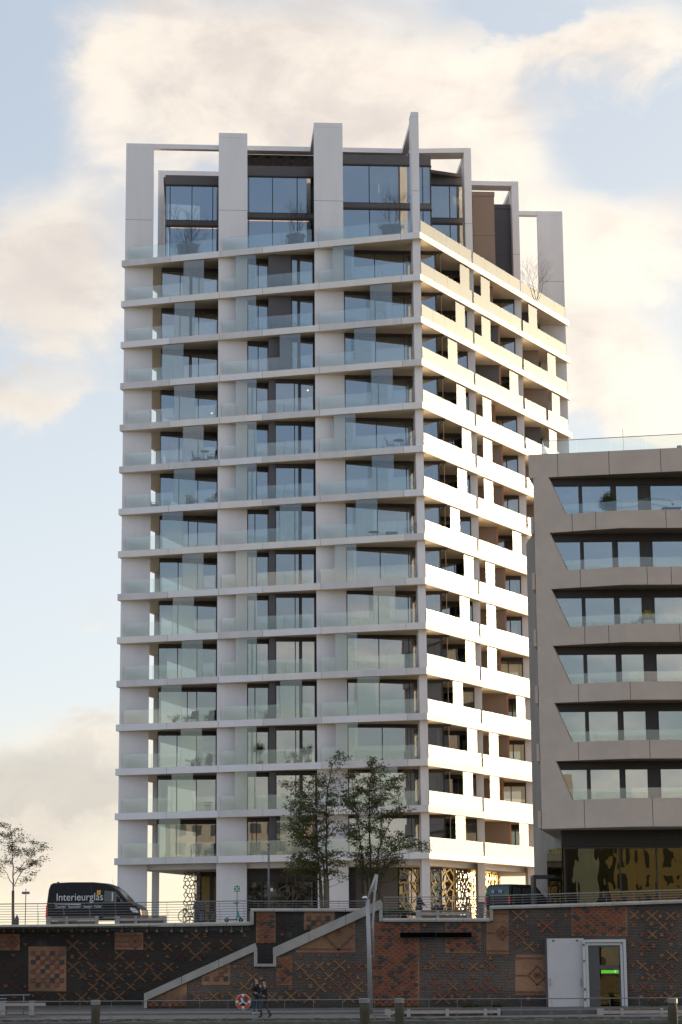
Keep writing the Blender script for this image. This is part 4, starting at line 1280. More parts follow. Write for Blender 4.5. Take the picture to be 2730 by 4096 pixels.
m.vprism([(ax - .05, yb2 - .056, zz2 - .07), (ax + .05, yb2 - .056, zz2 - .07), (ax, yb2 - .056, zz2 - .02)], (0, -.005, 0), 1)
m.build('exit_sign', [green_lit, white_lit], o)
m = MB(); m.tube([(xa + .45, yb2 - .12, z0 + 1.0), (xa + .56, yb2 - .12, z0 + 1.0)], .015, 6); m.build('handle', steel, o)

# ------------------------------------------------------------------ railings
rail_m = mat('railing_steel', (.24, .24, .25), .4, metal=.7)


def railing(label, pts, fn, h, nb, posts, lean=.0, off=.3, r=.017, nm='railing', base=0.0, double=True):
    """pts: pixel points of the foot line; posts: list of pixel x"""
    P3 = [fn(*p) + Vector((0, off, base)) for p in pts]
    root = thing(nm, label, 'railing', P3[0])

    def onl(px):
        for (a, pa), (b_, pb) in zip(zip(pts[:-1], P3[:-1]), zip(pts[1:], P3[1:])):
            if a[0] <= px <= b_[0]:
                t = (px - a[0]) / (b_[0] - a[0]); return pa + (pb - pa) * t
        return P3[-1]
    for i in range(nb):
        z = h if i == 0 else h * (1 - i / (nb))
        m = MB(); m.tube([p + Vector((0, 0, z)) for p in P3], r * 1.5 if i == 0 else r * .8, 6); m.build('rail', rail_m, root)
    for px in posts:
        q = onl(px)
        m = MB(); m.box(q.x - .006, q.x + .006, q.y - .025, q.y + .025, q.z - .05, q.z + h)
        if double: m.box(q.x + .055, q.x + .067, q.y - .025, q.y + .025, q.z - .05, q.z + h * .62)
        m.build('post', rail_m, root)
    return root


railing('long steel railing on the left quay top in front of the black van', [(-60, 3699), (500, 3694), (1003, 3686)], K, 1.09, 8,
        [45, 148, 252, 356, 459, 563, 667, 773, 877, 975])
railing('low two-rail steel railing on the raised middle wall in front of the mesh-screened entrance', [(1006, 3633), (1470, 3633)], K, .37, 3, [1034, 1142, 1250, 1357, 1440], double=False)
railing('steel railing round the sunken terrace beside the stair top', [(1536, 3672), (1958, 3671)], F, 1.06, 8, [1545, 1640, 1744, 1850, 1945])
railing('steel railing on the right quay top in front of the shop glazing', [(1962, 3622), (2340, 3611), (2760, 3597)], F, .50, 4, [1975, 2095, 2205, 2315, 2430, 2540, 2645], double=False)


def Eg(px, py): return atline(px, py, (ED[0][0], ED[0][1] + .3), (ED[1][0], ED[1][1] + .3))
posts = [8, 122, 240, 320, 446, 572, 680, 800, 913, 1027, 1140, 1255, 1372, 1500, 1610, 1718, 1832, 1970, 2088, 2210, 2325, 2443, 2560, 2680]
pr = thing('railing', 'thin steel railing along the lower promenade edge above the water', 'railing', (0, 107.5, 0))
for z, rr in ((.985, .024), (.56, .016)):
    m = MB(); m.tube([(-22, lerp2(ED, -22) + .3, z), (22, lerp2(ED, 22) + .3, z)], rr, 6); m.build('rail', rail_m, pr)
for px in posts:
    a = Eg(px, 4075); m = MB(); m.box(a.x - .008, a.x + .008, a.y - .02, a.y + .02, 0, .97); m.box(a.x - .085, a.x - .069, a.y - .02, a.y + .02, 0, .56); m.build('post', rail_m, pr)

# lifebuoy on the railing
lb = Eg(974, 4007); lb.y -= .09
lroot = thing('lifebuoy', 'orange lifebuoy with white bands hanging on the promenade railing', 'lifebuoy', lb)
m = MB(); m.torus(lb, (1, 0, 0), (0, 0, 1), .285, .075, 32, 10, 0, 1, stripes=(7, 8, 15, 16, 23, 24, 31, 0)); 
m.build('ring', [mat('buoy_orange', (.62, .055, .018), .5), mat('buoy_white', (.7, .69, .67), .5)], lroot, smooth=True)
m = MB()
for a_ in (90, 210, 330):
    d = Vector((cos(radians(a_)), 0, sin(radians(a_)))); n_ = Vector((-d.z, 0, d.x)) * .035
    if a_ == 90: continue
    m.vprism([lb + d * .03 + n_, lb + d * .26 + n_, lb + d * .26 - n_, lb + d * .03 - n_], (0, -.03, 0))
m.vprism([lb + Vector((-.13, -.04, .17)), lb + Vector((-.03, -.04, .2)), lb + Vector((.04, -.04, -.02)), lb + Vector((-.06, -.04, -.05))], (0, -.03, 0))
m.build('mount', mat('buoy_mount', (.6, .62, .66), .5), lroot)
m = MB(); m.tube([lb + Vector((.36 * cos(t * pi / 8), -.05, .36 * sin(t * pi / 8))) for t in range(-3, 17)], .012, 5); m.build('rope', mat('rope', (.6, .58, .5), .9), lroot)

# ------------------------------------------------------------------ mooring piles, ladder
wood = mat('mooring_wood', (.10, .078, .052), .95, col2=(.045, .05, .025), vscale=1.6, bump=.8, bscale=5, streak=True)
for i, (px, w_, py, lab) in enumerate(((384, 34, 4000, 'leftmost round timber mooring pile with a grey cap'), (1458, 36, 3993, 'timber mooring pile standing in front of the tall lamp mast'),
                                       (1598, 33, 3993, 'timber mooring pile right of the lamp mast by the ladder'), (2690, 35, 3993, 'rightmost timber mooring pile near the photo edge'))):
    c = aty(px, py, 105.6 - .13 * ((px - 1365) / 80)); rr = w_ / 81 / 2 * 1.0
    o = thing('mooring_pile', lab, 'pile', (c.x, c.y, -1.7), 'timber mooring piles along the quay')
    m = MB(); pr_ = [(rr * (1 + .05 * sin(j * 1.7 + i)), -3.4 + j * .3) for j in range(11)]
    pr_.append((rr, c.z - ZC + ZC - .32 - c.z)) if False else None
    prof = [(rr * (1 + .05 * sin(j * 1.9 + i)), (-3 + (c.z - .22 + 3) * j / 11) - c.z) for j in range(12)]
    m.lathe(c, prof, 14); 
    for v_ in range(len(m.v)):
        x, y, z = m.v[v_]; a_ = atan2(y - c.y, x - c.x); k_ = 1 + .05 * sin(3 * a_ + z * .8 + i); m.v[v_] = (c.x + (x - c.x) * k_, c.y + (y - c.y) * k_, z)
    m.build('post', wood, o, smooth=True)
    m = MB(); m.lathe(c, [(rr * 1.1, -.22), (rr * 1.12, -.02), (rr * .95, 0)], 14); m.build('cap', mat('zinc_cap', (.28, .28, .26), .6, metal=.3, var=.2), o)
a = Eg(1505, 4066); a2 = Eg(1546, 4066)
ld = thing('quay_ladder', 'steel ladder with curved grab rails between the two close piles', 'ladder', (a.x, a.y - .8, 0))
m = MB()
xa, xb, yy = a.x - .05, a2.x, a.y - .75
for x, s_ in ((xa, -1), (xb, 1)):
    m.tube([(x, yy, -1.7), (x, yy, .28)], .02, 6); m.tube([(x, yy, .28), (x + s_ * .25, yy + .3, .30), (x + s_ * .55, yy + .7, .02)], .02, 6)
m.tube([(xa, yy, .28), (xb, yy, .28)], .02, 6)
m.build('side_rail', rail_m, ld)
m = MB()
for j in range(6): m.tube([(xa, yy, .02 - j * .28), (xb, yy, .02 - j * .28)], .014, 6)
m.build('rung', rail_m, ld)

# ------------------------------------------------------------------ lamp mast
mast_m = mat('mast_paint', (.37, .355, .35), .45, metal=.3, var=.06)
MY = 111.5
base = aty(1484, 4058, MY)
ms = thing('lamp_mast', 'tall grey lamp mast with bent forked top and dome lamp before the brick wall', 'lamp mast', base)
A_ = lambda px, py: aty(px, py, MY)
m = MB(); m.tube([A_(1483, 4062), A_(1478, 3800), A_(1472, 3596)], [.125, .115, .105], 14); m.build('mast', mast_m, ms, smooth=True)
m = MB(); m.tube([A_(1472, 3600), A_(1507, 3497)], .075, 10); m.tube([A_(1495, 3839), A_(1492, 3690), A_(1500, 3570), A_(1509, 3498)], .065, 10)
m.tube([A_(1479, 3711), A_(1493, 3711)], .05, 8); m.tube([A_(1481, 3826), A_(1495, 3826)], .05, 8); m.tube([A_(1487, 3558), A_(1500, 3573)], .05, 8); m.tube([A_(1503, 3515), A_(1510, 3500)], .06, 8)
m.build('fork', mast_m, ms, smooth=True)
c = A_(1462, 3592); m = MB(); m.lathe(c, [(.02, .10), (.10, .09), (.15, .03), (.16, -.02), (.12, -.05), (.02, -.06)][::-1], 18)
m.tube([c, A_(1472, 3600)], .04, 8)
m.build('lamp_head', mat('lamp_chrome', (.6, .6, .58), .25, metal=.9), ms, smooth=True)
# slim street lamp
c = aty(1076, 3650, 124.0)
sl = thing('street_lamp', 'slim grey street lamp with small spotlights on the middle quay top', 'street lamp', (c.x, c.y, GZ - .3))
tp = aty(1076, 3366, 124.0)
m = MB(); m.tube([(c.x, c.y, GZ - .3), (c.x, c.y, tp.z)], .055, 10); m.build('pole', mat('lamp_grey', (.16, .15, .15), .5, metal=.4), sl, smooth=True)
for dx, pz_, s_ in ((-.10, 3372, .07), (-.06, 3392, .05)):
    q = aty(1076, pz_, 124.0); m = MB(); m.tube([(q.x + .02, q.y, q.z), (q.x + dx, q.y - .12, q.z - .05)], s_, 8); m.build('spotlight', mast_m, sl)
q = aty(1084, 3559, 124); m = MB(); m.box(q.x - .01, q.x + .12, q.y - .1, q.y, q.z - .08, q.z + .08); m.build('box', frm, sl)

# ------------------------------------------------------------------ signs
c = aty(949, 3690, 121.5)
gs = thing('assembly_sign', 'green assembly point sign on a thin pole behind the teal scooter', 'sign', (c.x, c.y, GZ - .35))
tp = aty(949, 3540, 121.5)
m = MB(); m.tube([(c.x, c.y, GZ - .35), (c.x, c.y, tp.z)], .028, 8); m.build('pole', steel, gs)
s0 = aty(938, 3567, 121.4); s1 = aty(960, 3544, 121.4)
grn = mat('sign_green', (.0, .22, .085), .5); wht = mat('sign_white', (.75, .75, .72), .5)
m = MB(); m.box(s0.x, s1.x, 121.40, 121.42, s0.z, s1.z, 0)
cx, cz = (s0.x + s1.x) / 2, (s0.z + s1.z) / 2; w_ = (s1.x - s0.x)
for sx, sz in ((1, 1), (1, -1), (-1, 1), (-1, -1)):
    p = Vector((cx + sx * w_ * .38, 121.397, cz + sz * w_ * .40))
    m.vprism([p + Vector((-sx * w_ * .2, 0, -sz * w_ * .04)), p + Vector((-sx * w_ * .04, 0, -sz * w_ * .2)), p + Vector((-sx * w_ * .2, 0, -sz * w_ * .2))], (0, -.003, 0), 1)
    m.vprism([p + Vector((sx * .02, 0, -sz * .02)), p + Vector((-sx * .02, 0, sz * .02)), p + Vector((-sx * (.02 + w_ * .13), 0, sz * (.02 - w_ * .13))), p + Vector((-sx * (-.02 + w_ * .13), 0, sz * (-.02 - w_ * .13)))], (0, -.003, 0), 1)
for dx in (-.045, .0, .045):
    m.box(cx + dx - .014, cx + dx + .014, 121.394, 121.397, cz - .09, cz + .05, 1); m.box(cx + dx - .012, cx + dx + .012, 121.394, 121.397, cz + .06, cz + .085, 1)
m.build('sign_panel', [grn, wht], gs)
c = aty(102, 3690, 124.0); tp = aty(103, 3566, 124.0)
ss = thing('street_sign', 'small oblong street name sign on a thin post left of the black van', 'sign', (c.x, c.y, GZ - .3))
m = MB(); m.tube([(c.x, c.y, GZ - .3), (c.x, c.y, tp.z + .15)], .022, 8); m.build('pole', mat('post_dark', (.09, .085, .07), .6), ss)
s0 = aty(88, 3577, 123.95); s1 = aty(120, 3566, 123.95)
m = MB(); m.box(s0.x, s1.x, 123.93, 123.96, s0.z, s1.z, 1); m.box(s0.x + .02, s1.x - .02, 123.92, 123.93, s0.z + .02, s1.z - .02, 0); m.build('sign_panel', [mat('sign_back', (.16, .13, .13), .5), wht], ss)

# ------------------------------------------------------------------ benches
bw = mat('bench_concrete', (.42, .385, .355), .8, var=.12, vscale=2); bwood = mat('bench_wood', (.20, .12, .075), .7, var=.3, vscale=4)


def bench(label, px0, px1, pyt, pyb, y, supports, mt=bw, group=None, back=True):
    a = aty(px0, pyb, y); b_ = aty(px1, pyt, y); o = thing('bench', label, 'bench', (a.x, y, a.z), group)
    z0, z1 = a.z - .25, b_.z
    m = MB(); m.box(a.x + .1, b_.x - .05, y + .02, y + .5, z1 - .08, z1 - .01); m.build('seat', bwood, o)
    m = MB(); m.box(a.x + .02, b_.x - .02, y - .02, y + .06, z1 - .24, z1 - .10); m.build('seat_beam', mt, o)
    for s0, s1 in supports:
        p, q = aty(s0, pyb, y).x, aty(s1, pyb, y).x
        m = MB(); m.box(p, q, y - .04, y + .55, z0, z1 - .001); m.build('leg', mt, o)
    if back: m = MB(); m.box(a.x + .05, b_.x - .05, y + .3, y + .36, z0, z1 - .25); m.build('panel', mt, o)
    return o


bench('left concrete and wood bench on the quay top under the van rear', 185, 391, 3664, 3694, 121.9, [(185, 204), (263, 273), (381, 391)], group='benches on the quay top')
bench('right concrete and wood bench on the quay top under the van nose', 460, 664, 3663, 3692, 121.9, [(460, 480), (539, 549), (655, 664)], group='benches on the quay top')
bench('concrete bench with wooden seat on the sunken terrace', 1666, 1880, 3640, 3672, 118.9, [(1666, 1687), (1747, 1758), (1868, 1880)], group='benches on the quay top')
bench('long pale bench on the lower promenade left of the grey gate', 1541, 2000, 4032, 4062, 109.6, [(1541, 1564), (1628, 1643), (1783, 1797), (1936, 1950), (1990, 2003)], back=True, group='benches on the lower promenade')
bench('pale bench on the lower promenade at the right edge', 2393, 2790, 4032, 4058, 108.9, [(2393, 2417), (2484, 2496), (2643, 2655)], group='benches on the lower promenade')
bench('pale bench on the lower promenade in the left corner', -40, 185, 4003, 4040, 112.6, [(-10, 22), (117, 137)], back=False, group='benches on the lower promenade')
a = aty(2010, 4056, 109.4); b_ = aty(2392, 4038, 109.4)
m = MB(); m.box(a.x, b_.x, 109.4, 110.2, .05, b_.z); m.build('granite_block', mat('dark_granite', (.13, .125, .12), .85, var=.3, vscale=2, bump=.3), loc=(a.x, 109.4, .05), bevel=.03,
    label='long low dark granite block in front of the grey gate', cat='seat block')
a = aty(0, 3982, 113.6); b_ = aty(121, 3980, 113.6)
m = MB(); m.tube([(a.x - 2, 113.6, a.z), (b_.x, 113.6, b_.z)], .03, 8); m.tube([(a.x - 2, 113.6, a.z - .16), (a.x + .35, 113.6, a.z - .16)], .03, 8)
for px in (95,): q = aty(px, 4040, 113.6); m.tube([(q.x, 113.6, .3), (q.x, 113.6, a.z)], .03, 8)
m.build('handrail', rail_m, loc=(a.x, 113.6, .3), label='short grey handrail above the bench in the left corner', cat='handrail')

# ------------------------------------------------------------------ vehicles
rubber = mat('tyre_rubber', (.015, .015, .016), .85); rim_m = mat('alloy_rim', (.30, .30, .32), .35, metal=.8)
car_glass = mat('car_glass', (.03, .034, .036), .05, spec=.9)


def wheel(c, r, w_, parent, ax=(0, 1, 0)):
    c = Vector(c); ax = Vector(ax).normalized(); u = ax.orthogonal().normalized(); v_ = ax.cross(u)
    m = MB()
    prof = [(r * .62, -w_ / 2), (r * .9, -w_ / 2), (r, -w_ * .35), (r, w_ * .35), (r * .9, w_ / 2), (r * .62, w_ / 2)]
    seg = 24; k = len(prof)
    for rr, t in prof:
        for j in range(seg):
            an = 2 * pi * j / seg; m.v.append(tuple(c + (u * cos(an) + v_ * sin(an)) * rr + ax * t))
    for i in range(k):
        for j in range(seg):
            i2 = (i + 1) % k; j2 = (j + 1) % seg; m.f.append((i * seg + j, i * seg + j2, i2 * seg + j2, i2 * seg + j)); m.mi.append(0)
    t_ = m.build('wheel', rubber, parent, smooth=True)
    m = MB(); m.tube([c - ax * w_ * .3, c + ax * w_ * .3], r * .62, 20); m.build('rim', rim_m, t_)
    return t_


def van_body(prof, hw, cut, name, mt, parent, T):
    """side profile (x, z) lofted over the width; upper points lean inward"""
    ys = [-1, -.96, -.86, 0, .86, .96, 1]; n = len(prof); m = MB()
    zmax = max(z for x, z in prof)
    for yi, yf in enumerate(ys):
        sh = (0, .35, .8, 1, .8, .35, 0)[yi]
        for x, z in prof:
            up = max(0, (z - 1.1) / (zmax - 1.1))
            cx = sum(p[0] for p in prof) / n; cz = 1.2
            k_ = 1 - (1 - sh) * .03
            yy = yf * hw * (1 - .09 * up * up)
            m.v.append(tuple(T @ Vector((cx + (x - cx) * k_, yy, cz + (z - cz) * k_))))
    for a_ in range(len(ys) - 1):
        for i in range(n):
            j = (i + 1) % n; m.f.append((a_ * n + i, a_ * n + j, (a_ + 1) * n + j, (a_ + 1) * n + i)); m.mi.append(0)
    m.f.append(tuple(range(n))); m.mi.append(0); m.f.append(tuple(range(len(ys) * n - 1, (len(ys) - 1) * n - 1, -1))); m.mi.append(0)
    o = m.build(name, mt, parent, smooth=False)
    return o


def side_pt(T, x, z, hw, zmax, out=.004):
    up = max(0, (z - 1.1) / (zmax - 1.1)); return T @ Vector((x, -hw * (1 - .09 * up * up) - out, z))


# big black delivery van, seen from its side, nose to the right
vy = 143.0
p0 = aty(199, 3690, vy)
ang = radians(-9)
vz = p0.z - .28
T = Matrix.Translation((p0.x, vy, vz)) @ Matrix.Rotation(ang, 4, 'Z') @ Matrix.Diagonal((.955, 1, 1, 1))
van = thing('delivery_van', 'black high-roof delivery van with white lettering parked on the quay top', 'van', (p0.x, vy, vz))
VL = 6.55
# local: x 0 (rear) .. VL (front), y -1 near side
prof = [(.05, .38), (.0, .9), (.05, 1.5), (.14, 2.3), (.26, 2.62), (.45, 2.72), (1.6, 2.76), (3.2, 2.74), (4.0, 2.66), (4.5, 2.48), (4.75, 2.3), (5.55, 1.52), (5.75, 1.42), (6.25, 1.2), (6.47, .98), (6.52, .7), (6.5, .36)]
HW = 1.0; ZM = 2.76
van_body(prof, HW, 0, 'body', mat('van_black', (.006, .006, .007), .35, spec=.25), van, T)
def panel_side(pts, mt, name, parent, hw=HW, zm=ZM, TT=None, out=.006, th=.01):
    TT = TT or T; m = MB(); q = [side_pt(TT, x, z, hw, zm, out) for x, z in pts]; m.vprism(q, tuple(TT.to_3x3() @ Vector((0, th, 0)))); return m.build(name, mt, parent)
panel_side([(3.95, 1.52), (4.78, 1.46), (5.0, 1.5), (5.3, 1.47), (4.75, 2.12), (4.0, 2.2)], car_glass, 'side_window', van)
panel_side([(4.5, 1.55), (4.58, 1.55), (4.58, 2.08), (4.5, 2.1)], frm, 'window_trim', van, out=.012)
m = MB(); q = [T @ Vector(p) for p in ((5.52, -.86, 1.56), (5.52, .86, 1.56), (4.80, .80, 2.29), (4.80, -.80, 2.29))]
m.vprism(q, tuple(T.to_3x3() @ Vector((.012, 0, .012)))); m.build('windscreen', car_glass, van)
for x in (1.25, 5.45):
    for s_ in (-1, 1):
        wheel(T @ Vector((x, s_ * .88, .36)), .36, .24, van, tuple(T.to_3x3() @ Vector((0, 1, 0))))
for x in (1.25, 5.45):
    m = MB(); pts = [(x + .48 * cos(t * pi / 10), .36 + .48 * sin(t * pi / 10)) for t in range(11)] + [(x + .41 * cos(t * pi / 10), .36 + .41 * sin(t * pi / 10)) for t in range(10, -1, -1)]
    m.vprism([side_pt(T, a_, b2_, HW, ZM, .012) for a_, b2_ in pts], tuple(T.to_3x3() @ Vector((0, .02, 0)))); m.build('wheel_arch', rubber, van)
panel_side([(-.0 + .03, .55), (.16, .55), (.16, 1.32), (.06, 1.32)], mat('tail_red', (.5, .01, .01), .3, emis=((.8, .02, .01), .08)), 'tail_light', van, out=.01)
m = MB(); q = [side_pt(T, a_, b2_, HW, ZM, .02) for a_, b2_ in ((5.72, 1.14), (5.95, 1.12), (6.28, .95), (6.3, .80), (5.95, .84), (5.8, .95))]
m.vprism(q, tuple(T.to_3x3() @ Vector((0, .08, 0)))); m.build('headlight', mat('headlight_lens', (.55, .6, .7), .1, spec=1), van)
m = MB(); c = T @ Vector((4.95, -1.12, 1.62)); m.lathe(c, [(.02, -.22), (.11, -.2), (.12, .16), (.04, .2)], 10, sx=.8, sy=.6); m.tube([c, T @ Vector((4.98, -.98, 1.5))], .03, 6); m.build('mirror', rubber, van, smooth=True)
m = MB(); m.tube([T @ Vector((4.55, -.6, 2.4)), T @ Vector((4.4, -.6, 2.9))], .008, 5); m.build('antenna', rubber, van)
m = MB(); m.lathe(T @ Vector((.55, 0, 2.72)), [(.06, 0), (.1, .04), (.05, .09)], 10); m.build('roof_light', rubber, van)
for pts in ([(1.55, .5), (1.565, .5), (1.565, 2.5), (1.55, 2.5)], [(3.1, .5), (3.115, .5), (3.115, 2.5), (3.1, 2.5)], [(3.88, .5), (3.895, .5), (3.895, 2.3), (3.88, 2.3)]):
    panel_side(pts, clad_dark, 'door_seam', van, out=.004, th=.003)
ux = T.to_3x3() @ Vector((1, 0, 0)); uzv = Vector((0, .09, 1)).normalized()
white_vinyl = mat('white_vinyl', (.62, .62, .64), .5)
def vt(x, z): return side_pt(T, x, z, HW, ZM, .02)
text('Interieurglas', .66, vt(.72, 1.60), ux, (0, .04, 1), white_vinyl, van, width=3.0)
# serifs under the straight letters
m = MB()
for x in (.72, .80, 1.08, 1.25): 
    pass
panel_side([(.62, 1.38), (2.42, 1.33), (2.42, 1.41), (.62, 1.46)], white_vinyl, 'stripe', van, out=.012, th=.003)
text('Duschen · Raumteiler · Spiegel · Möbel', .26, vt(.70, 1.14), ux, (0, .02, 1), white_vinyl, van, width=2.95)
text('www.interieurglas.de', .12, vt(3.95, .50), ux, (0, .02, 1), white_vinyl, van, width=.9)
panel_side([(3.48, 1.93), (3.75, 1.93), (3.75, 2.22), (3.48, 2.22)], mat('vinyl_yellow', (.60, .34, .02), .5), 'logo', van, out=.012, th=.003)

# second van: seen from behind, three-quarter, black and green
py_ = 139.0
q0 = aty(1993, 3622, py_); vz2 = q0.z - .62
T2 = Matrix.Translation((q0.x, py_, vz2)) @ Matrix.Rotation(radians(42), 4, 'Z')
v2 = thing('minivan', 'dark minivan with green patches and white rear lettering, between tower and brown block', 'van', (q0.x, py_, vz2))
# local x forward, rear at x=0 ; near side y=-1
T2 = Matrix.Translation((q0.x + .05, py_ + 1.15, vz2)) @ Matrix.Rotation(radians(52), 4, 'Z') @ Matrix.Translation((0, 0, 0))
pf = [(.1, .4), (.0, .7), (.04, 1.3), (.16, 1.86), (.35, 1.95), (2.6, 1.96), (3.1, 1.86), (3.95, 1.25), (4.6, 1.05), (4.85, .8), (4.85, .4)]
H2 = .95; Z2 = 1.96
van_body(pf, H2, 0, 'body', mat('van_anthracite', (.012, .012, .016), .35, spec=.3), v2, T2)
def rear(pts, mt, name, out=.03, th=.01):
    m = MB(); q = []
    for y, z in pts:
        xx = .04 + .12 * max(0, (z - 1.3) / .56) if z > 1.3 else .02
        q.append(T2 @ Vector((xx - out, y, z)))
    m.vprism(q, tuple(T2.to_3x3() @ Vector((th, 0, 0)))); return m.build(name, mt, v2)
vgr = mat('vinyl_green', (.04, .17, .015), .5)
rear([(.85, 1.28), (-.85, 1.28), (-.76, 1.82), (.76, 1.82)], car_glass, 'rear_window', out=.02)
rear([(.90, 1.3), (.62, 1.3), (.82, 1.72)], vgr, 'decal', out=.04); rear([(-.90, 1.3), (-.64, 1.3), (-.80, 1.76)], vgr, 'decal', out=.04)
rear([(-.94, .75), (-.80, .75), (-.84, 1.22), (-.93, 1.22)], MAT['tail_red'], 'tail_light', out=.04)
rear([(.94, .75), (.80, .75), (.84, 1.22), (.93, 1.22)], MAT['tail_red'], 'tail_light', out=.04)
uxr = T2.to_3x3() @ Vector((0, -1, 0))
text('a  is', .40, T2 @ Vector((-.03, .42, 1.42)), uxr, (0, 0, 1), white_vinyl, v2, width=.80)
text('x', .40, T2 @ Vector((-.035, .17, 1.42)), uxr, (0, 0, 1), vgr, v2, width=.19)
def side2(pts, mt, name, out=.006, th=.01): return panel_side(pts, mt, name, v2, hw=H2, zm=Z2, TT=T2, out=out, th=th)
side2([(.35, 1.15), (1.3, 1.15), (1.25, 1.72), (.4, 1.75)], car_glass, 'side_window'); side2([(1.4, 1.15), (2.3, 1.15), (2.3, 1.72), (1.4, 1.72)], car_glass, 'side_window')
side2([(2.4, 1.15), (3.6, 1.15), (3.1, 1.68), (2.4, 1.72)], car_glass, 'side_window')
side2([(.15, .5), (.6, .5), (.45, 1.1), (.55, 1.5), (.35, 1.5), (.25, 1.1)], vgr, 'decal', out=.014)
m = MB(); q = [T2 @ Vector(p) for p in ((3.98, -.8, 1.28), (3.98, .8, 1.28), (3.14, .74, 1.87), (3.14, -.74, 1.87))]
m.vprism(q, (0, 0, .012)); m.build('windscreen', car_glass, v2)
for x in (.85, 4.0):
    for s_ in (-1, 1): wheel(T2 @ Vector((x, s_ * .84, .33)), .33, .22, v2, tuple(T2.to_3x3() @ Vector((0, 1, 0))))

# ------------------------------------------------------------------ bicycles and scooter
bk = mat('bike_black', (.02, .02, .022), .5, metal=.2)


def bicycle(label, px, py, y, rot, mt=bk):
    c = aty(px, py, y); z = c.z
    T_ = Matrix.Translation(c) @ Matrix.Rotation(rot, 4, 'Z'); o = thing('bicycle', label, 'bicycle', c, 'bicycles by the mesh screens')
    G = lambda x, z_, yy=0: T_ @ Vector((x, yy, z_))
    ax = tuple(T_.to_3x3() @ Vector((1, 0, 0)))
    for x in (-.53, .53):
        m = MB(); m.torus(G(x, .35), ax, (0, 0, 1), .33, .022, 30, 8); w_ = m.build('wheel', rubber, o, smooth=True)
        m = MB()
        for j in range(9):
            a_ = pi * j / 9; m.tube([G(x + .32 * cos(a_), .35 + .32 * sin(a_)), G(x - .32 * cos(a_), .35 - .32 * sin(a_))], .003, 4)
        m.build('spoke', steel, w_)
    m = MB()
    for p, q in (((-.53, .35), (-.08, .30)), ((-.53, .35), (-.17, .82)), ((-.08, .30), (-.2, .92)), ((-.08, .30), (.36, .78)), ((-.17, .80), (.34, .86)), ((.53, .35), (.33, .98))):
        m.tube([G(*p), G(*q)], .018, 6)
    m.build('frame', mt, o)
    m = MB(); m.tube([G(.30, 1.05, -.28), G(.36, 1.08, -.1), G(.36, 1.08, .1), G(.30, 1.05, .28)], .014, 6); m.tube([G(.33, .95), G(.36, 1.08)], .016, 6); m.build('handlebar', mt, o)
    m = MB(); m.lathe(G(-.22, .93), [(.03, 0), (.1, .02), (.06, .06)], 10, sx=1.3); m.build('saddle', bk, o)
    m = MB(); m.tube([G(-.08, .30, -.12), G(-.08, .30, .12)], .02, 6); m.tube([G(-.08, .3, -.1), G(.03, .17, -.1)], .012, 5); m.tube([G(-.08, .3, .1), G(-.19, .43, .1)], .012, 5); m.build('pedal', bk, o)
    m = MB(); m.tube([G(-.85, .45), G(-.75, .62), G(-.53, .71), G(-.32, .66)], .014, 5); m.build('mudguard', bk, o)
    return o


bicycle('black city bicycle leaning in front of the narrow dark mesh screen', 775, 3690, 126.5, radians(12))
bicycle('black bicycle with curved handlebar turned towards the white pier', 829, 3690, 126.0, radians(58))
c = aty(939, 3690, 120.8); T_ = Matrix.Translation(c); G = lambda x, z_, yy=0: T_ @ Vector((x, yy, z_))
teal = mat('scooter_teal', (.05, .33, .27), .4)
sc_ = thing('electric_scooter', 'teal and black electric kick scooter parked below the green sign', 'scooter', c)
for x in (-.42, .34): 
    m = MB(); m.torus(G(x, .13), (1, 0, 0), (0, 0, 1), .085, .04, 22, 8); w_ = m.build('wheel', rubber, sc_, smooth=True); m = MB(); m.tube([G(x, .13, -.03), G(x, .13, .03)], .05, 12); m.build('rim', rim_m, w_)
m = MB(); m.box(c.x - .36, c.x + .12, c.y - .08, c.y + .08, c.z + .11, c.z + .17); m.build('deck', bk, sc_, bevel=.01)
m = MB(); m.tube([G(.10, .15), G(.18, .45), G(.10, 1.02)], [.05, .04, .026], 8); m.tube([G(.14, .3), G(.2, .55)], .055, 8); m.tube([G(.2, .42), G(.34, .16)], .03, 6); m.vprism([G(.2, .24, -.04), G(.36, .26, -.04), G(.24, .4, -.04)], (0, .08, 0)); m.build('stem', teal, sc_, smooth=False)
m = MB(); m.vprism([G(-.54, .2, -.05), G(-.38, .28, -.05), G(-.3, .22, -.05), G(-.34, .16, -.05)], (0, .1, 0)); m.build('mudguard', teal, sc_)
m = MB(); m.tube([G(.09, 1.02, -.22), G(.1, 1.05, 0), G(.09, 1.02, .22)], .018, 6); m.tube([G(-.08, 1.03, .0), G(.24, 1.05, .02)], .018, 6); m.tube([G(.1, .95), G(.1, 1.05)], .03, 6); m.build('handlebar', bk, sc_)
a = aty(802, 3690, 127.5)
m = MB(); m.box(a.x - .35, a.x + .3, 127.4, 127.9, GZ - .2, GZ + 1.15); m.build('waste_box', clad_dark, loc=(a.x, 127.5, GZ - .2), label='dark box standing between the two bicycles', cat='box', bevel=.02)
# bin on the sunken terrace
c = aty(1928, 3668, 118.6)
bn = thing('litter_bin', 'round grey steel litter bin at the end of the sunken terrace', 'bin', (c.x, c.y, c.z - .3))
m = MB(); m.lathe((c.x, c.y, c.z), [(.15, -.3), (.16, 0), (.175, .68), (.175, .70)], 16); m.build('body', mat('bin_steel', (.13, .135, .15), .5, metal=.5), bn, smooth=True)
m = MB(); m.lathe((c.x, c.y, c.z), [(.19, .70), (.19, .76), (.05, .80)], 16); m.build('lid', clad_dark, bn)
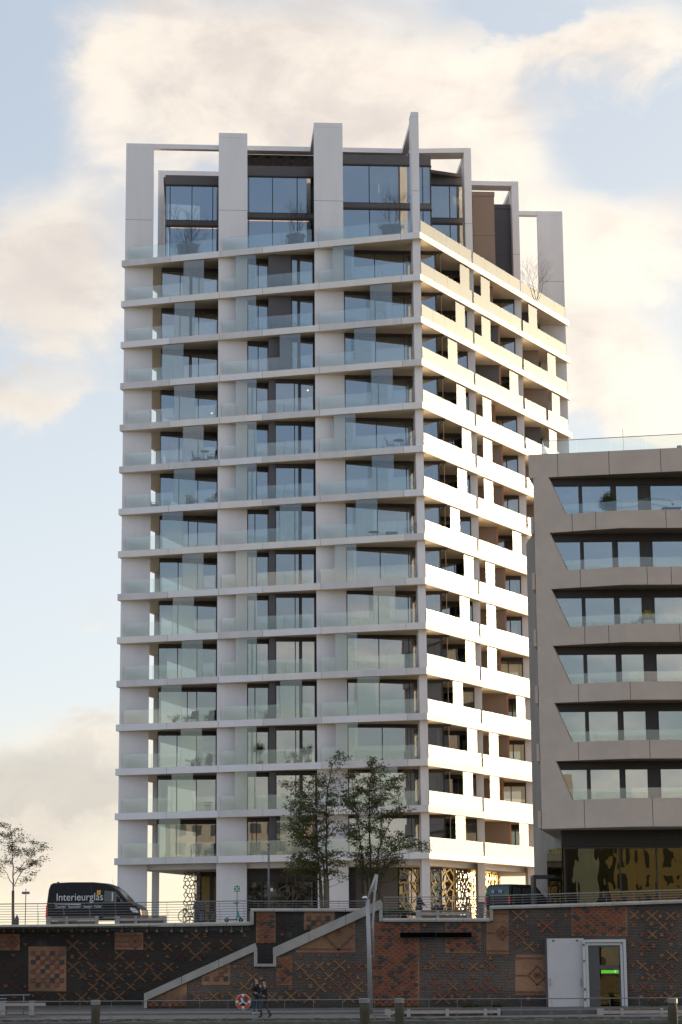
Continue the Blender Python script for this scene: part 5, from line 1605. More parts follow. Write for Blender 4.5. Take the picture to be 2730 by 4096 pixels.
# picnic benches in the sun
py_w = mat('white_timber', (.55, .50, .42), .7)
c = aty(1845, 3660, 133); o = thing('picnic_table', 'pale slatted picnic bench glowing in the sun behind the terrace bench', 'table', (c.x, 133, GZ - .1))
for z, y0, y1 in ((.46, 132.6, 132.9), (.78, 133.05, 133.7), (.46, 133.9, 134.2)):
    m = MB()
    for j in range(3): yy0 = y0 + (y1 - y0) * j / 3; m.box(c.x - 1.15, c.x + .85, yy0, yy0 + (y1 - y0) / 3 - .015, GZ + z, GZ + z + .05)
    m.build('table_top' if z > .5 else 'seat', py_w, o)
for x in (c.x - .9, c.x + .6):
    m = MB(); m.tube([(x, 132.6, GZ - .1), (x, 133.2, GZ + .78)], .04, 6); m.tube([(x, 134.2, GZ - .1), (x, 133.6, GZ + .78)], .04, 6); m.build('leg', py_w, o)

# grass mound behind the terrace railing
grs_m = mat('lawn', (.035, .055, .012), .95, col2=(.06, .075, .02), vscale=5)
m = MB(); r = random.Random(4); c = aty(1590, 3680, 121.0)
for i in range(2600):
    x = r.uniform(-1.5, 1.9); y = r.uniform(-1, 1.2); h = .42 * max(0, 1 - ((x - .0) / 1.9) ** 2) + .02; z = c.z + h
    a_ = r.uniform(0, pi); d = Vector((cos(a_), sin(a_), 0)) * .02
    m.add([(c.x + x - d.x, 121 + y - d.y, z - .1), (c.x + x + d.x, 121 + y + d.y, z - .1), (c.x + x + r.uniform(-.04, .04), 121 + y, z + r.uniform(.06, .16))], [(0, 1, 2)])
nx_, ny_ = 14, 6
vs = [(c.x - 1.6 + 3.6 * i / nx_, 119.9 + 2.6 * j / ny_, c.z - .05 + .42 * max(0, 1 - ((-1.6 + 3.6 * i / nx_) / 1.9) ** 2)) for j in range(ny_ + 1) for i in range(nx_ + 1)]
m.add(vs, [(j * (nx_ + 1) + i, j * (nx_ + 1) + i + 1, (j + 1) * (nx_ + 1) + i + 1, (j + 1) * (nx_ + 1) + i) for j in range(ny_) for i in range(nx_)])
m.build('grass', grs_m, kind='stuff', loc=(c.x, 121, c.z), label='grassy mound behind the terrace railing')

# ------------------------------------------------------------------ trees and plants
bark = mat('bark', (.10, .075, .05), .95, col2=(.05, .04, .03), vscale=3, bump=.6, bscale=12)
stake_m = mat('trunk_wrap', (.17, .125, .085), .95, var=.25, vscale=4)
leaf_a = mat('leaf_green', (.060, .080, .018), .6, col2=(.11, .12, .028), vscale=1.2, trans=.4)
leaf_b = mat('leaf_olive', (.11, .085, .022), .6, col2=(.17, .10, .03), vscale=2, trans=.3)


def leaf(m, p, d, ln, w_, r, mi=0):
    """one narrow folded leaf"""
    d = d.normalized(); s_ = d.cross(Vector((r.uniform(-1, 1), r.uniform(-1, 1), r.uniform(-.3, 1)))).normalized()
    tip = p + d * ln; mid = p + d * ln * .5 + Vector((0, 0, ln * .08))
    m.add([p, mid + s_ * w_, tip, mid - s_ * w_], [(0, 1, 2), (0, 2, 3)], mi)


def tree(name, label, y, stems, blobs, density, ground_px, seed, leafs=(leaf_a, leaf_b), wrap=None, base_r=.09, lsize=.19, group=None, cat='tree', zg=None):
    """stems: pixel polylines; blobs: crown clumps as (px, py, rx, ry, weight)"""
    r = random.Random(seed); A2 = lambda px, py, dy=0: aty(px, py, y + dy)
    g = A2(*ground_px); g.z = zg if zg is not None else GZ - .35
    o = thing(name, label, cat, g, group)
    tr = MB(); S3 = []
    for si, st_ in enumerate(stems):
        dy = r.uniform(-.5, .5); pts = [A2(px, py, dy * i / len(st_)) for i, (px, py) in enumerate(st_)]
        if st_[0][1] > 3600: pts[0].z = g.z
        br_ = base_r if st_[0][1] > 3600 else base_r * .5
        # wobble
        fine = []
        for a_, b_ in zip(pts[:-1], pts[1:]):
            for t in range(4): fine.append(a_.lerp(b_, t / 4) + Vector((r.uniform(-.03, .03), r.uniform(-.03, .03), 0)))
        fine.append(pts[-1]); n = len(fine)
        tr.tube(fine, [br_ * (1 - .88 * i / (n - 1)) for i in range(n)], 7)
        S3 += [(p, br_ * (1 - .88 * i / (n - 1))) for i, p in enumerate(fine)]
    lf = MB(); top_z = max(p.z for p, _ in S3)
    cl = []
    for (px, py, rx, ry, wgt) in blobs:
        for _ in range(max(1, round(wgt * density))):
            a_ = r.uniform(0, 2 * pi); q = sqrt(r.random())
            cl.append((A2(px + rx * q * cos(a_), py + ry * q * sin(a_), r.uniform(-1.3, 1.3)), (px, py)))
    for c, _ in cl:
        # nearest stem point below the clump
        best = min(S3, key=lambda s_: (s_[0] - c).length + (4 if s_[0].z > c.z - .15 else 0))
        p0_, r0 = best; mid = p0_.lerp(c, .55) + Vector((r.uniform(-.1, .1), r.uniform(-.1, .1), -.12 + r.uniform(-.06, .1)))
        tr.tube([p0_, mid, c], [min(r0 * .5, .02), .01, .004], 4)
        dirn = (c - p0_); dirn.z *= .3; dirn = dirn.normalized() if dirn.length > .01 else Vector((1, 0, 0))
        for q in range(r.randint(18, 30)):
            off = dirn * r.uniform(-.28, .30) + Vector((r.gauss(0, .11), r.gauss(0, .13), r.gauss(0, .075)))
            d = dirn * r.uniform(0, .8) + Vector((r.uniform(-1, 1), r.uniform(-1, 1), r.uniform(-1.1, .25)))
            leaf(lf, c + off, d, lsize * r.uniform(.6, 1.15), lsize * .16, r, 0 if r.random() < .72 else 1)
    tr.build('trunk', bark, o, smooth=True); lf.build('crown', list(leafs), o)
    if wrap:
        m = MB()
        for (x0, y0_), (x1, y1_), rr in wrap: 
            p, q = A2(x0, y0_), A2(x1, y1_); m.tube([Vector((p.x, p.y, g.z)), q], rr, 8)
        m.build('trunk_wrap', stake_m, o)
    return o


tree('tree', 'slender multi-stemmed tree with drooping leaves in front of the tower, left one of the pair', 125.5,
     [[(1293, 3690), (1283, 3520), (1272, 3400), (1262, 3250), (1230, 3150)], [(1310, 3690), (1308, 3500), (1306, 3350), (1308, 3180), (1330, 3060), (1365, 3020)], [(1300, 3690), (1302, 3560), (1290, 3420), (1220, 3330), (1195, 3280)]],
     [(1160, 3139, 28, 20, .7), (1235, 3120, 55, 32, 1.2), (1310, 3125, 60, 38, 1.6), (1365, 3025, 24, 16, .6), (1345, 3065, 30, 18, .4), (1220, 3185, 65, 40, 2.4), (1290, 3200, 60, 40, 1.6), (1360, 3190, 45, 28, .9),
      (1195, 3235, 38, 26, 1.4), (1245, 3250, 60, 36, 2.6), (1310, 3255, 48, 30, 1.2), (1180, 3300, 42, 40, 1.8), (1235, 3310, 66, 40, 3.2), (1320, 3320, 45, 40, 1.2), (1205, 3360, 45, 30, 1.4), (1265, 3370, 48, 36, 2.2),
      (1195, 3440, 42, 28, 1.8), (1250, 3440, 60, 34, 2.8), (1330, 3425, 48, 30, 1.5), (1205, 3482, 50, 26, 1.6), (1265, 3485, 50, 26, 1.6), (1320, 3490, 42, 20, .7), (1365, 3470, 18, 22, .4), (1370, 3510, 12, 16, .25), (1290, 3560, 12, 40, .35)],
     10, (1300, 3690), 21, wrap=[((1290, 3690), (1282, 3520), .10), ((1308, 3690), (1306, 3515), .16)], base_r=.075, group='multi-stemmed trees in front of the tower')
tree('tree', 'slender multi-stemmed tree spreading to the right behind the lamp mast, right one of the pair', 126.5,
     [[(1483, 3690), (1462, 3530), (1448, 3400), (1425, 3250), (1410, 3120)], [(1490, 3690), (1486, 3500), (1480, 3330), (1478, 3200), (1488, 3060), (1490, 3045)], [(1500, 3690), (1500, 3540), (1520, 3380), (1560, 3290), (1600, 3230)], [(1515, 3690), (1518, 3560), (1540, 3440), (1600, 3370), (1680, 3380)]],
     [(1488, 3047, 22, 14, .7), (1405, 3095, 25, 26, .9), (1510, 3080, 40, 26, 1.2), (1440, 3130, 48, 36, 1.7), (1520, 3130, 60, 34, 2.0), (1590, 3130, 34, 22, .8), (1620, 3100, 18, 12, .35), (1400, 3190, 40, 32, 1.8), (1460, 3200, 55, 40, 2.8),
      (1530, 3200, 48, 34, 1.9), (1580, 3160, 25, 20, .6), (1390, 3235, 42, 20, 1.0), (1600, 3240, 44, 20, 1.2), (1560, 3260, 38, 20, .9), (1470, 3270, 60, 34, 2.0), (1385, 3320, 40, 34, 1.3), (1450, 3330, 55, 38, 2.2), (1550, 3330, 60, 30, 1.9),
      (1430, 3400, 55, 34, 2.0), (1520, 3400, 60, 30, 2.2), (1600, 3370, 46, 26, 1.5), (1660, 3372, 30, 18, .8), (1690, 3390, 16, 16, .4), (1450, 3450, 40, 24, 1.4), (1530, 3445, 60, 22, 1.6), (1590, 3430, 32, 22, .9), (1560, 3500, 50, 20, .8), (1480, 3490, 50, 26, 1.0)],
     10, (1495, 3690), 33, wrap=[((1478, 3690), (1461, 3522), .07), ((1500, 3690), (1496, 3520), .07), ((1484, 3690), (1478, 3510), .07)], base_r=.07, group='multi-stemmed trees in front of the tower')
tree('tree', 'young thin tree with sparse brown-green leaves against the sky at the left edge', 125.0,
     [[(57, 3700), (54, 3560), (54, 3490), (50, 3400), (48, 3340), (35, 3300)], [(57, 3545), (85, 3490), (130, 3430), (165, 3400)], [(55, 3545), (30, 3500), (10, 3460), (-10, 3445)], [(56, 3500), (100, 3450), (150, 3400), (190, 3388)]],
     [(20, 3297, 26, 12, .9), (62, 3314, 12, 8, .3), (45, 3342, 45, 14, 1.0), (95, 3355, 20, 10, .6), (-10, 3350, 40, 24, 1.4), (40, 3400, 28, 16, 1.2), (85, 3408, 34, 14, 1.3), (120, 3405, 22, 14, 1.0), (140, 3372, 18, 10, .6), (182, 3387, 16, 9, .6),
      (20, 3440, 30, 14, .8), (140, 3452, 26, 11, 1.4), (82, 3475, 12, 12, .5), (0, 3480, 22, 14, .5), (115, 3515, 20, 9, .4), (128, 3495, 14, 8, .3), (165, 3432, 12, 8, .25), (45, 3375, 20, 10, .5)],
     7, (57, 3700), 8, wrap=[((53, 3700), (53, 3563), .075)], base_r=.05, lsize=.15)
m = MB(); c = aty(68, 3694, 123.5); m.lathe((c.x, c.y, GZ - .35), [(.12, 0), (.12, .5), (.02, .72)], 8)
m.build('bollard', clad_dark, loc=(c.x, c.y, GZ - .35), label='pointed dark bollard at the foot of the left tree', cat='bollard')
# weeds by the lower wall
r = random.Random(77); m = MB()
for px, w_, n in ((1985, 14, 260), (2130 - 240, 0, 0), (1890, 40, 160), (2620, 20, 120), (1500, 20, 60)):
    for i in range(n):
        b_ = F(px + r.uniform(-w_, w_), 4032 + r.uniform(-4, 3)); p = Vector((b_.x, b_.y - r.uniform(.05, .4), b_.z)); leaf(m, p, Vector((r.uniform(-1, 1), r.uniform(-1, 1), r.uniform(.2, 1.5))), r.uniform(.1, .3), .02, r)
m.build('weeds', leaf_a, kind='stuff', loc=(8, 113, .4), label='straggly weeds at the foot of the brick wall')


# ---------- bare shrubs in planters on the roof terrace
pot_m = mat('planter_grey', (.10, .10, .105), .6, var=.1); twig = mat('twig', (.06, .045, .035), .9); sedge = mat('sedge', (.10, .095, .04), .9, col2=(.16, .12, .05), vscale=4)


def branchy(m, p, d, ln, rad, depth, r):
    q = p + d * ln; mid = p + d * ln * .5 + Vector((r.uniform(-1, 1), r.uniform(-1, 1), r.uniform(-1, 1))) * ln * .06
    m.tube([p, mid, q], [rad, rad * .85, rad * .65], 4)
    if depth == 0: return
    for i in range(r.choice((2, 3)) if depth > 1 else 3):
        nd = (d + Vector((r.uniform(-.75, .75), r.uniform(-.75, .75), r.uniform(-.15, .55)))).normalized(); branchy(m, q if i else mid.lerp(q, .6), nd, ln * r.uniform(.6, .85), rad * .6, depth - 1, r)


def shrub(label, px, y, pw, h, seed, zbase=zs(0) + .008, pot=True, ph=.75, depth=5):
    c = aty(px, 900, y); c.z = zbase
    # px given at terrace height
    d = ray(px, 0); r = random.Random(seed)
    o = thing('planter_shrub', label, 'shrub', c, 'bare shrubs in planters on the roof terrace')
    if pot:
        m = MB(); m.lathe(c, [(pw * .40, 0), (pw * .5, ph), (pw * .44, ph), (pw * .42, ph - .08)], 22); m.build('planter', pot_m, o, smooth=False)
        m = MB()
        for i in range(700):
            a_ = r.uniform(0, 2 * pi); q = sqrt(r.random()) * pw * .5; p = c + Vector((q * cos(a_), q * sin(a_), ph - .03))
            leaf(m, p, Vector((cos(a_) * .5 + r.uniform(-.5, .5), sin(a_) * .5 + r.uniform(-.5, .5), r.uniform(.2, 1))), r.uniform(.15, .32), .014, r)
        m.build('underplanting', sedge, o)
    m = MB()
    for i in range(6):
        a_ = 2 * pi * i / 6 + r.uniform(-.3, .3); branchy(m, c + Vector((.12 * cos(a_), .12 * sin(a_), ph - .1 if pot else 0)), Vector((.42 * cos(a_), .42 * sin(a_), 1)).normalized(), h * .36, .024, depth, r)
    m.build('branch', twig, o)


shrub('bare twiggy shrub in a big round grey planter, left bay of the roof terrace', 752, 168.5, 1.75, 3.3, 3, ph=.95)
shrub('bare twiggy shrub in a grey planter, middle bay of the roof terrace', 1184, 166.0, 1.35, 2.6, 4, ph=.85)
shrub('bare twiggy shrub in a wide dark planter by the corner pier of the roof terrace', 1568, 164.15, 1.7, 2.9, 5, ph=.9)
shrub('bare sunlit shrub without visible planter near the right end of the roof terrace', 2135, 181.3, 1.2, 3.6, 6, pot=False, depth=5)

# ---------- balcony furniture and pots
terracotta = mat('terracotta', (.33, .13, .07), .85); wicker = mat('wicker_brown', (.16, .11, .07), .8, var=.2, vscale=6); cush = mat('cushion_beige', (.5, .46, .38), .95)


def bal(k, px, inn, bay=None):
    """floor point on balcony k at image column px, `inn` metres behind the slab edge"""
    py = pyL(k, px) + 90
    q = atline(px, py, (TA[0] - nL.x * inn, TA[1] - nL.y * inn), (TB[0] - nL.x * inn, TB[1] - nL.y * inn)); return Vector((q.x, q.y, zs(k + 1) + .006))


def armchair(c, rot, label, m1=wicker, m2=cush, wire=False, group=None):
    T_ = Matrix.Translation(c) @ Matrix.Rotation(rot, 4, 'Z'); G = lambda x, y, z: T_ @ Vector((x, y, z)); o = thing('armchair', label, 'chair', c, group)
    rr = .014 if wire else .022
    m = MB()
    for x in (-.3, .3):
        m.tube([G(x, -.3, 0), G(x * 1.05, -.28, .58), G(x * 1.05, .25, .62), G(x * .95, .38, .95)], rr, 6); m.tube([G(x, .3, 0), G(x, .25, .6)], rr, 6)
        for y in (-.1, .1): m.tube([G(x, y, .35), G(x * 1.05, y, .6)], rr * .7, 5)
    m.tube([G(-.3, -.28, .36), G(.3, -.28, .36)], rr, 6); m.tube([G(-.285, .38, .95), G(.285, .38, .95)], rr, 6)
    m.build('frame', m1, o)
    m = MB()
    if wire:
        for j in range(7): x = -.28 + j * .093; m.tube([G(x, -.28, .36), G(x, .2, .36), G(x * .95, .37, .94)], .007, 4)
        m.build('seat', m1, o)
    else:
        q = [G(-.29, -.28, .36), G(.29, -.28, .36), G(.29, .28, .36), G(-.29, .28, .36)]; m.hexa(q, [p + Vector((0, 0, .12)) for p in q]); m.build('seat', m2, o)
        m = MB(); q = [G(-.28, .2, .48), G(.28, .2, .48), G(.28, .32, .48), G(-.28, .32, .48)]; q2 = [G(-.28, .3, .95), G(.28, .3, .95), G(.28, .4, .95), G(-.28, .4, .95)]; m.hexa(q, q2); m.build('backrest', m2, o)
    return o


def round_table(c, r_, h, label, mt=wicker):
    o = thing('side_table', label, 'table', c); m = MB(); m.lathe(c, [(r_, h - .04), (r_, h), (r_ * .2, h + .001)], 18); m.build('table_top', mt, o)
    for a_ in range(3):
        x, y = cos(a_ * 2.1) * r_ * .7, sin(a_ * 2.1) * r_ * .7; m = MB(); m.tube([c + Vector((x, y, 0)), c + Vector((x * .5, y * .5, h - .04))], .018, 5); m.build('leg', mt, o)


def potplant(c, h, label, seed, pr_=.16, ph=.3, n=160, spread=.25, mt=leaf_a, pot=terracotta):
    r = random.Random(seed); o = thing('potted_plant', label, 'plant', c); m = MB(); m.lathe(c, [(pr_ * .75, 0), (pr_, ph), (pr_ * .8, ph)], 12); m.build('pot', pot, o)
    m = MB(); s_ = MB()
    for i in range(7):
        t = c + Vector((r.gauss(0, spread * .7), r.gauss(0, spread * .7), ph + r.uniform(.45, 1) * (h - ph))); s_.tube([c + Vector((0, 0, ph - .05)), t], .008, 4)
        for j in range(n // 7): leaf(m, t + Vector((r.gauss(0, spread * .4), r.gauss(0, spread * .4), r.gauss(0, spread * .4))), Vector((r.uniform(-1, 1), r.uniform(-1, 1), r.uniform(-.8, .8))), r.uniform(.07, .13), .025, r)
    s_.build('stem', twig, o); m.build('leaves', mt, o)


armchair(bal(5, 768, .9), radians(35), 'left beige cushioned armchair on the left balcony, sixth balcony row from the top')
armchair(bal(5, 842, 1.1), radians(-60), 'right beige cushioned armchair facing left on the left balcony, sixth balcony row from the top')
armchair(bal(5, 616, 1.6), radians(80), 'armchair seen in the gap beside the left corner pier, sixth balcony row')
round_table(bal(4, 821, 1.1), .35, 1.0, 'tall round bistro table on the left balcony, fifth balcony row')
for px, ro, l in ((788, 90, 'left'), (848, -90, 'right')): armchair(bal(4, px, 1.0), radians(ro), l + ' brown chair beside the tall bistro table, fifth balcony row', m2=wicker)
round_table(bal(4, 1596, .9), .4, .72, 'round dark metal table on the corner balcony, fifth balcony row', bk)
for px, ro, l in ((1562, 80, 'left'), (1622, -70, 'right')): armchair(bal(4, px, .9), radians(ro), l + ' wire chair at the dark metal table on the corner balcony', bk, wire=True)
round_table(bal(6, 1496, 1.0), .42, .5, 'low round brown table on the corner balcony, seventh balcony row')
armchair(bal(6, 1640, .8), radians(-70), 'wire lounge chair beside the corner pier, seventh balcony row', bk, wire=True)
c = bal(6, 1567, .9); m = MB(); m.box(c.x - .45, c.x + .45, c.y - .2, c.y + .2, c.z, c.z + .38); m.build('storage_box', wicker, loc=c, label='low brown storage box on the corner balcony, seventh balcony row', cat='box', bevel=.02)
for px, l in ((772, 'left'), (842, 'right')): armchair(bal(10, px, 1.2), radians(-30), l + ' dark armchair on the left balcony, eleventh balcony row', bk, bk)
potplant(bal(10, 698, .9), .55, 'small leafy potted plant on the left balcony, eleventh balcony row', 1)
potplant(bal(10, 745, .9), .45, 'tiny potted plant between the dark armchairs, eleventh balcony row', 2, .1, .2)
potplant(bal(10, 1066, .7), .6, 'potted plant beside the grey wall panel, eleventh balcony row', 3, .1, .15)
potplant(bal(11, 772, .8), .5, 'left potted shrub on the left balcony, twelfth balcony row', 4)
potplant(bal(11, 797, .8), .7, 'thin potted shrub on the left balcony, twelfth balcony row', 5, .12, .25, 60)
potplant(bal(11, 840, .8), .85, 'round bushy potted shrub on the left balcony, twelfth balcony row', 6, .18, .3, 320, .28)
potplant(bal(11, 1043, .9), 1.45, 'tall dark potted tree on the middle balcony, twelfth balcony row', 7, .2, .3, 500, .33)
potplant(bal(11, 1154, .9), .8, 'thin pale potted shrub on the middle balcony, twelfth balcony row', 8, .14, .25, 80)
potplant(bal(11, 1188, .9), .75, 'low potted shrub right of the curtain, twelfth balcony row', 9, .2, .28, 200)
potplant(bal(11, 1235, .9), 1.1, 'round potted tree in terracotta on the middle balcony, twelfth balcony row', 10, .24, .3, 420, .3)
armchair(bal(13, 782, .9), radians(10), 'black metal armchair left on the lowest left balcony', bk, bk, wire=True)
armchair(bal(13, 838, 1.0), radians(-70), 'black metal armchair right on the lowest left balcony', bk, bk)
round_table(bal(12, 833, 1.2), .3, .72, 'white round table on the left balcony, thirteenth balcony row', frm)
# orange autumn shrub on a right-hand balcony
c = Vector((17.0, 180.6, zs(11) + .006)); potplant(c, 1.5, 'orange autumn shrub in a pot on the far right balcony of the tower', 12, .2, .35, 260, .3, mat('autumn_leaf', (.55, .22, .02), .7, trans=.4))
# block balconies: plant, flower tub, string of flags
zf = zb[1] + .45
c = Vector((aty(2445, 2030, 127.6).x, 127.6, zf)); potplant(c, 1.75, 'dark green conifer in a pot on the top balcony of the brown block', 13, .22, .4, 900, .38)
c = Vector((aty(2602, 2700, 127.3).x, 127.3, zb[3] + .62)); potplant(c, 1.15, 'white tub of yellow flowers on a balcony of the brown block', 14, .3, .75, 260, .25, mat('yellow_flower', (.6, .42, .03), .8), frm)
c = Vector((aty(2540, 2730, 127.3).x, 127.3, zb[3] + .80)); potplant(c, .42, 'low bowl of small flowers on a balcony of the brown block', 15, .3, .15, 160, .25, leaf_b, clad_dark)
c = Vector((aty(2690, 2030, 127.4).x, 127.4, zb[1] + .6)); o = thing('garden_table', 'dark garden table with a red heart ornament on the top balcony of the brown block', 'table', c)
m = MB(); m.box(c.x - .6, c.x + .5, c.y - .3, c.y + .3, c.z + .72, c.z + .76); m.build('table_top', bk, o)
for sx in (-.5, .4):
    m = MB(); m.tube([(c.x + sx, c.y, c.z), (c.x + sx, c.y, c.z + .72)], .025, 5); m.build('leg', bk, o)
m = MB(); hp = [(c.x + .0 + .09 * (16 * sin(t) ** 3) / 16, c.y - .32, c.z + .92 + .09 * (13 * cos(t) - 5 * cos(2 * t) - 2 * cos(3 * t) - cos(4 * t)) / 16) for t in [2 * pi * i / 24 for i in range(24)]]
m.vprism(hp, (0, .03, 0)); m.build('heart_ornament', mat('heart_red', (.5, .03, .03), .5), o)
m = MB(); r = random.Random(2); cord_pts = []
for i in range(31):
    t = i / 30; p = aty(2455 + 235 * t, 1999 + 12 * sin(t * pi * 2.2) * .6, 127.5); cord_pts.append(p)
m.tube(cord_pts, .006, 4)
for p in cord_pts[::1]: m.add([p, p + Vector((.05, 0, 0)), p + Vector((.03 * r.random(), 0, -.16))], [(0, 1, 2)])
m.build('string_of_flags', mat('flag_green', (.12, .32, .14), .8), loc=cord_pts[0], label='string of small green flags behind the top balcony glass of the brown block', cat='bunting')

# ------------------------------------------------------------------ people
skin = mat('skin', (.45, .27, .19), .6)


def skinned(name, nodes, edges, mt, parent, sub=1, root=0, smooth=True):
    me = bpy.data.meshes.new(name); me.from_pydata([n[0] for n in nodes], edges, []); me.update()
    o = link(bpy.data.objects.new(name, me)); 
    sk = o.modifiers.new('skin', 'SKIN'); sk.use_smooth_shade = True; sk.branch_smoothing = .3
    for i, n in enumerate(nodes):
        d = me.skin_vertices[0].data[i]; rr = n[1]; d.radius = rr if isinstance(rr, tuple) else (rr, rr); d.use_root = (i == root)
    s_ = o.modifiers.new('sub', 'SUBSURF'); s_.levels = sub; s_.render_levels = sub
    dg = bpy.context.evaluated_depsgraph_get(); nm = bpy.data.meshes.new_from_object(o.evaluated_get(dg)); bpy.data.objects.remove(o)
    nm.materials.clear(); nm.materials.append(mt)
    o = link(bpy.data.objects.new(name, nm)); o.parent = parent
    return o


def person(label, c, face, H, pose, top, legs, hat=None, shoe=None, scarf=None, hair=None):
    """pose: joint positions in a body frame: x forward, y left, z up, for a 1.75 m figure"""
    T_ = Matrix.Rotation(face, 4, 'Z'); k = H / 1.75
    J = {n: T_ @ (Vector(p) * k) for n, p in pose.items()}
    names = ['pelvis', 'waist', 'chest', 'neck', 'jaw', 'head', 'crown', 'nose']
    nodes = [(J['pelvis'], (.13 * k, .11 * k)), (J['waist'], (.12 * k, .10 * k)), (J['chest'], (.15 * k, .12 * k)), (J['neck'], .055 * k), (J['jaw'], .07 * k), (J['head'], (.088 * k, .095 * k)), (J['crown'], .06 * k)]
    edges = [(0, 1), (1, 2), (2, 3), (3, 4), (4, 5), (5, 6)]
    nodes.append((J['nose'], .012 * k)); edges.append((5, 7))

    def chain(frm_, pts):
        last = frm_
        for p, rr in pts: nodes.append((p, rr)); edges.append((last, len(nodes) - 1)); last = len(nodes) - 1
        return last
    for s_ in 'lr':
        w_ = chain(2, [(J['sh' + s_], .062 * k), (J['el' + s_], .045 * k), (J['wr' + s_], .028 * k)])
        hd = (J['wr' + s_] - J['el' + s_]).normalized(); side = hd.cross(Vector((0, 0, 1)))
        side = side.normalized() if side.length > .1 else T_ @ Vector((1, 0, 0))
        curl = hd.cross(side).normalized() * (1 if s_ == 'l' else 1)
        palm = chain(w_, [(J['wr' + s_] + hd * .07 * k, (.038 * k, .018 * k))])
        for fi, (o_, ln) in enumerate(((-.03, .068), (-.01, .078), (.01, .074), (.03, .058))):
            b_ = J['wr' + s_] + hd * .09 * k + side * o_ * k
            chain(palm, [(b_, .0095 * k), (b_ + hd * ln * .55 * k + curl * .012 * k, .0085 * k), (b_ + hd * ln * .85 * k + curl * .035 * k, .0075 * k)])
        t0 = J['wr' + s_] + hd * .035 * k - side * .035 * k
        chain(palm, [(t0, .011 * k), (t0 + hd * .03 * k - side * .02 * k + curl * .015 * k, .0095 * k), (t0 + hd * .055 * k - side * .022 * k + curl * .03 * k, .008 * k)])
        an = chain(0, [(J['hip' + s_], .085 * k), (J['kn' + s_], .055 * k), (J['an' + s_], .038 * k)])
        chain(an, [(J['toe' + s_], (.035 * k, .025 * k))])
    root = skinned('person', nodes, edges, skin, None, 1, 0); root.location = c; tag(root, label, 'person')
    add = lambda n, nd, ed, mt: skinned(n, nd, ed, mt, root, 1, 0)
    # jacket
    nd = [(J['pelvis'] + Vector((0, 0, -.06 * k)), (.175 * k, .15 * k)), (J['waist'], (.16 * k, .14 * k)), (J['chest'], (.19 * k, .155 * k)), (J['chest'] + (J['neck'] - J['chest']) * .75, .10 * k)]
    ed = [(0, 1), (1, 2), (2, 3)]
    for s_ in 'lr':
        for j, (n, rr) in enumerate((('sh', .088), ('el', .068), ('wr', .048))):
            nd.append((J[n + s_], rr * k)); ed.append((2 if j == 0 else len(nd) - 2, len(nd) - 1))
    add('jacket', nd, ed, top)
    nd = [(J['pelvis'] + Vector((0, 0, .02 * k)), (.155 * k, .13 * k))]; ed = []
    for s_ in 'lr':
        for j, (n, rr) in enumerate((('hip', .105), ('kn', .078), ('an', .062))):
            nd.append((J[n + s_], rr * k)); ed.append((0 if j == 0 else len(nd) - 2, len(nd) - 1))
    add('trousers', nd, ed, legs)
    for s_ in 'lr':
        add('shoe', [(J['an' + s_] + Vector((0, 0, -.02 * k)), .052 * k), (J['toe' + s_], (.05 * k, .038 * k)), (J['an' + s_].lerp(J['toe' + s_], -.35), (.045 * k, .04 * k))], [(0, 1), (0, 2)], shoe or bk)
    fw = (J['nose'] - J['head']).normalized()
    if hat: add('hat', [(J['head'] + Vector((0, 0, .035 * k)) - fw * .01 * k, .108 * k), (J['crown'] + Vector((0, 0, .015 * k)) - fw * .01 * k, .088 * k)], [(0, 1)], hat)
    if hair: add('hair', [(J['crown'] + Vector((0, 0, .005)) - fw * .02 * k, .085 * k), (J['head'] - fw * .05 * k, .09 * k), (J['jaw'] - fw * .06 * k, .05 * k)], [(0, 1), (1, 2)], hair)
    if scarf: add('scarf', [(J['neck'] + Vector((0, 0, .02)), .085 * k), (J['neck'] + Vector((0, 0, -.04)), .09 * k)], [(0, 1)], scarf)
    # eyes and mouth
    sd_ = fw.cross(Vector((0, 0, 1))).normalized(); m = MB(); L_ = Vector(c)
    for s_ in (-1, 1): m.lathe(L_ + J['head'] + fw * .088 * k + sd_ * s_ * .032 * k, [(.003, -.008), (.009, 0), (.003, .008)], 6)
    m.build('eye', bk, root)
    m = MB(); q = L_ + J['jaw'] + fw * .074 * k; m.tube([q - sd_ * .02, q + sd_ * .02], .005, 5); m.build('mouth', rust_m, root)
    return root


stand = dict(pelvis=(0, 0, .95), waist=(0, 0, 1.1), chest=(.0, 0, 1.32), neck=(0, 0, 1.47), jaw=(.02, 0, 1.55), head=(.01, 0, 1.64), crown=(0, 0, 1.71), nose=(.115, 0, 1.61),
             shl=(0, .19, 1.40), ell=(-.04, .24, 1.12), wrl=(.10, .22, .92), shr=(0, -.19, 1.40), elr=(-.04, -.24, 1.12), wrr=(.10, -.22, .92),
             hipl=(0, .09, .90), knl=(.06, .10, .50), anl=(-.02, .10, .09), toel=(.14, .11, .035), hipr=(0, -.09, .90), knr=(.02, -.10, .50), anr=(-.10, -.10, .09), toer=(.06, -.11, .035))
dark_j = mat('jacket_black', (.012, .012, .013), .9); navy_j = mat('jacket_navy', (.016, .018, .024), .85); jeans = mat('jeans_blue', (.035, .05, .085), .9); greyj = mat('jeans_grey', (.06, .065, .075), .9)
pA_ = dict(stand); pA_.update(ell=(.02, .30, 1.15), wrl=(.22, .16, 1.22), knl=(.12, .1, .5), anl=(.05, .1, .09), toel=(.2, .11, .035))
c = aty(1028, 4041, 112.2); fz = lambda y, x: .62 * (y - lerp2(ED, x)) / (lerp2(WF, x) + 2.6 - lerp2(ED, x))
c.z = fz(c.y, c.x) + .005
person('person in black jacket, cap and blue jeans, further one of the walking pair', c, radians(150), 1.80, pA_, dark_j, jeans, hat=dark_j, shoe=mat('shoe_white', (.55, .55, .55), .7))
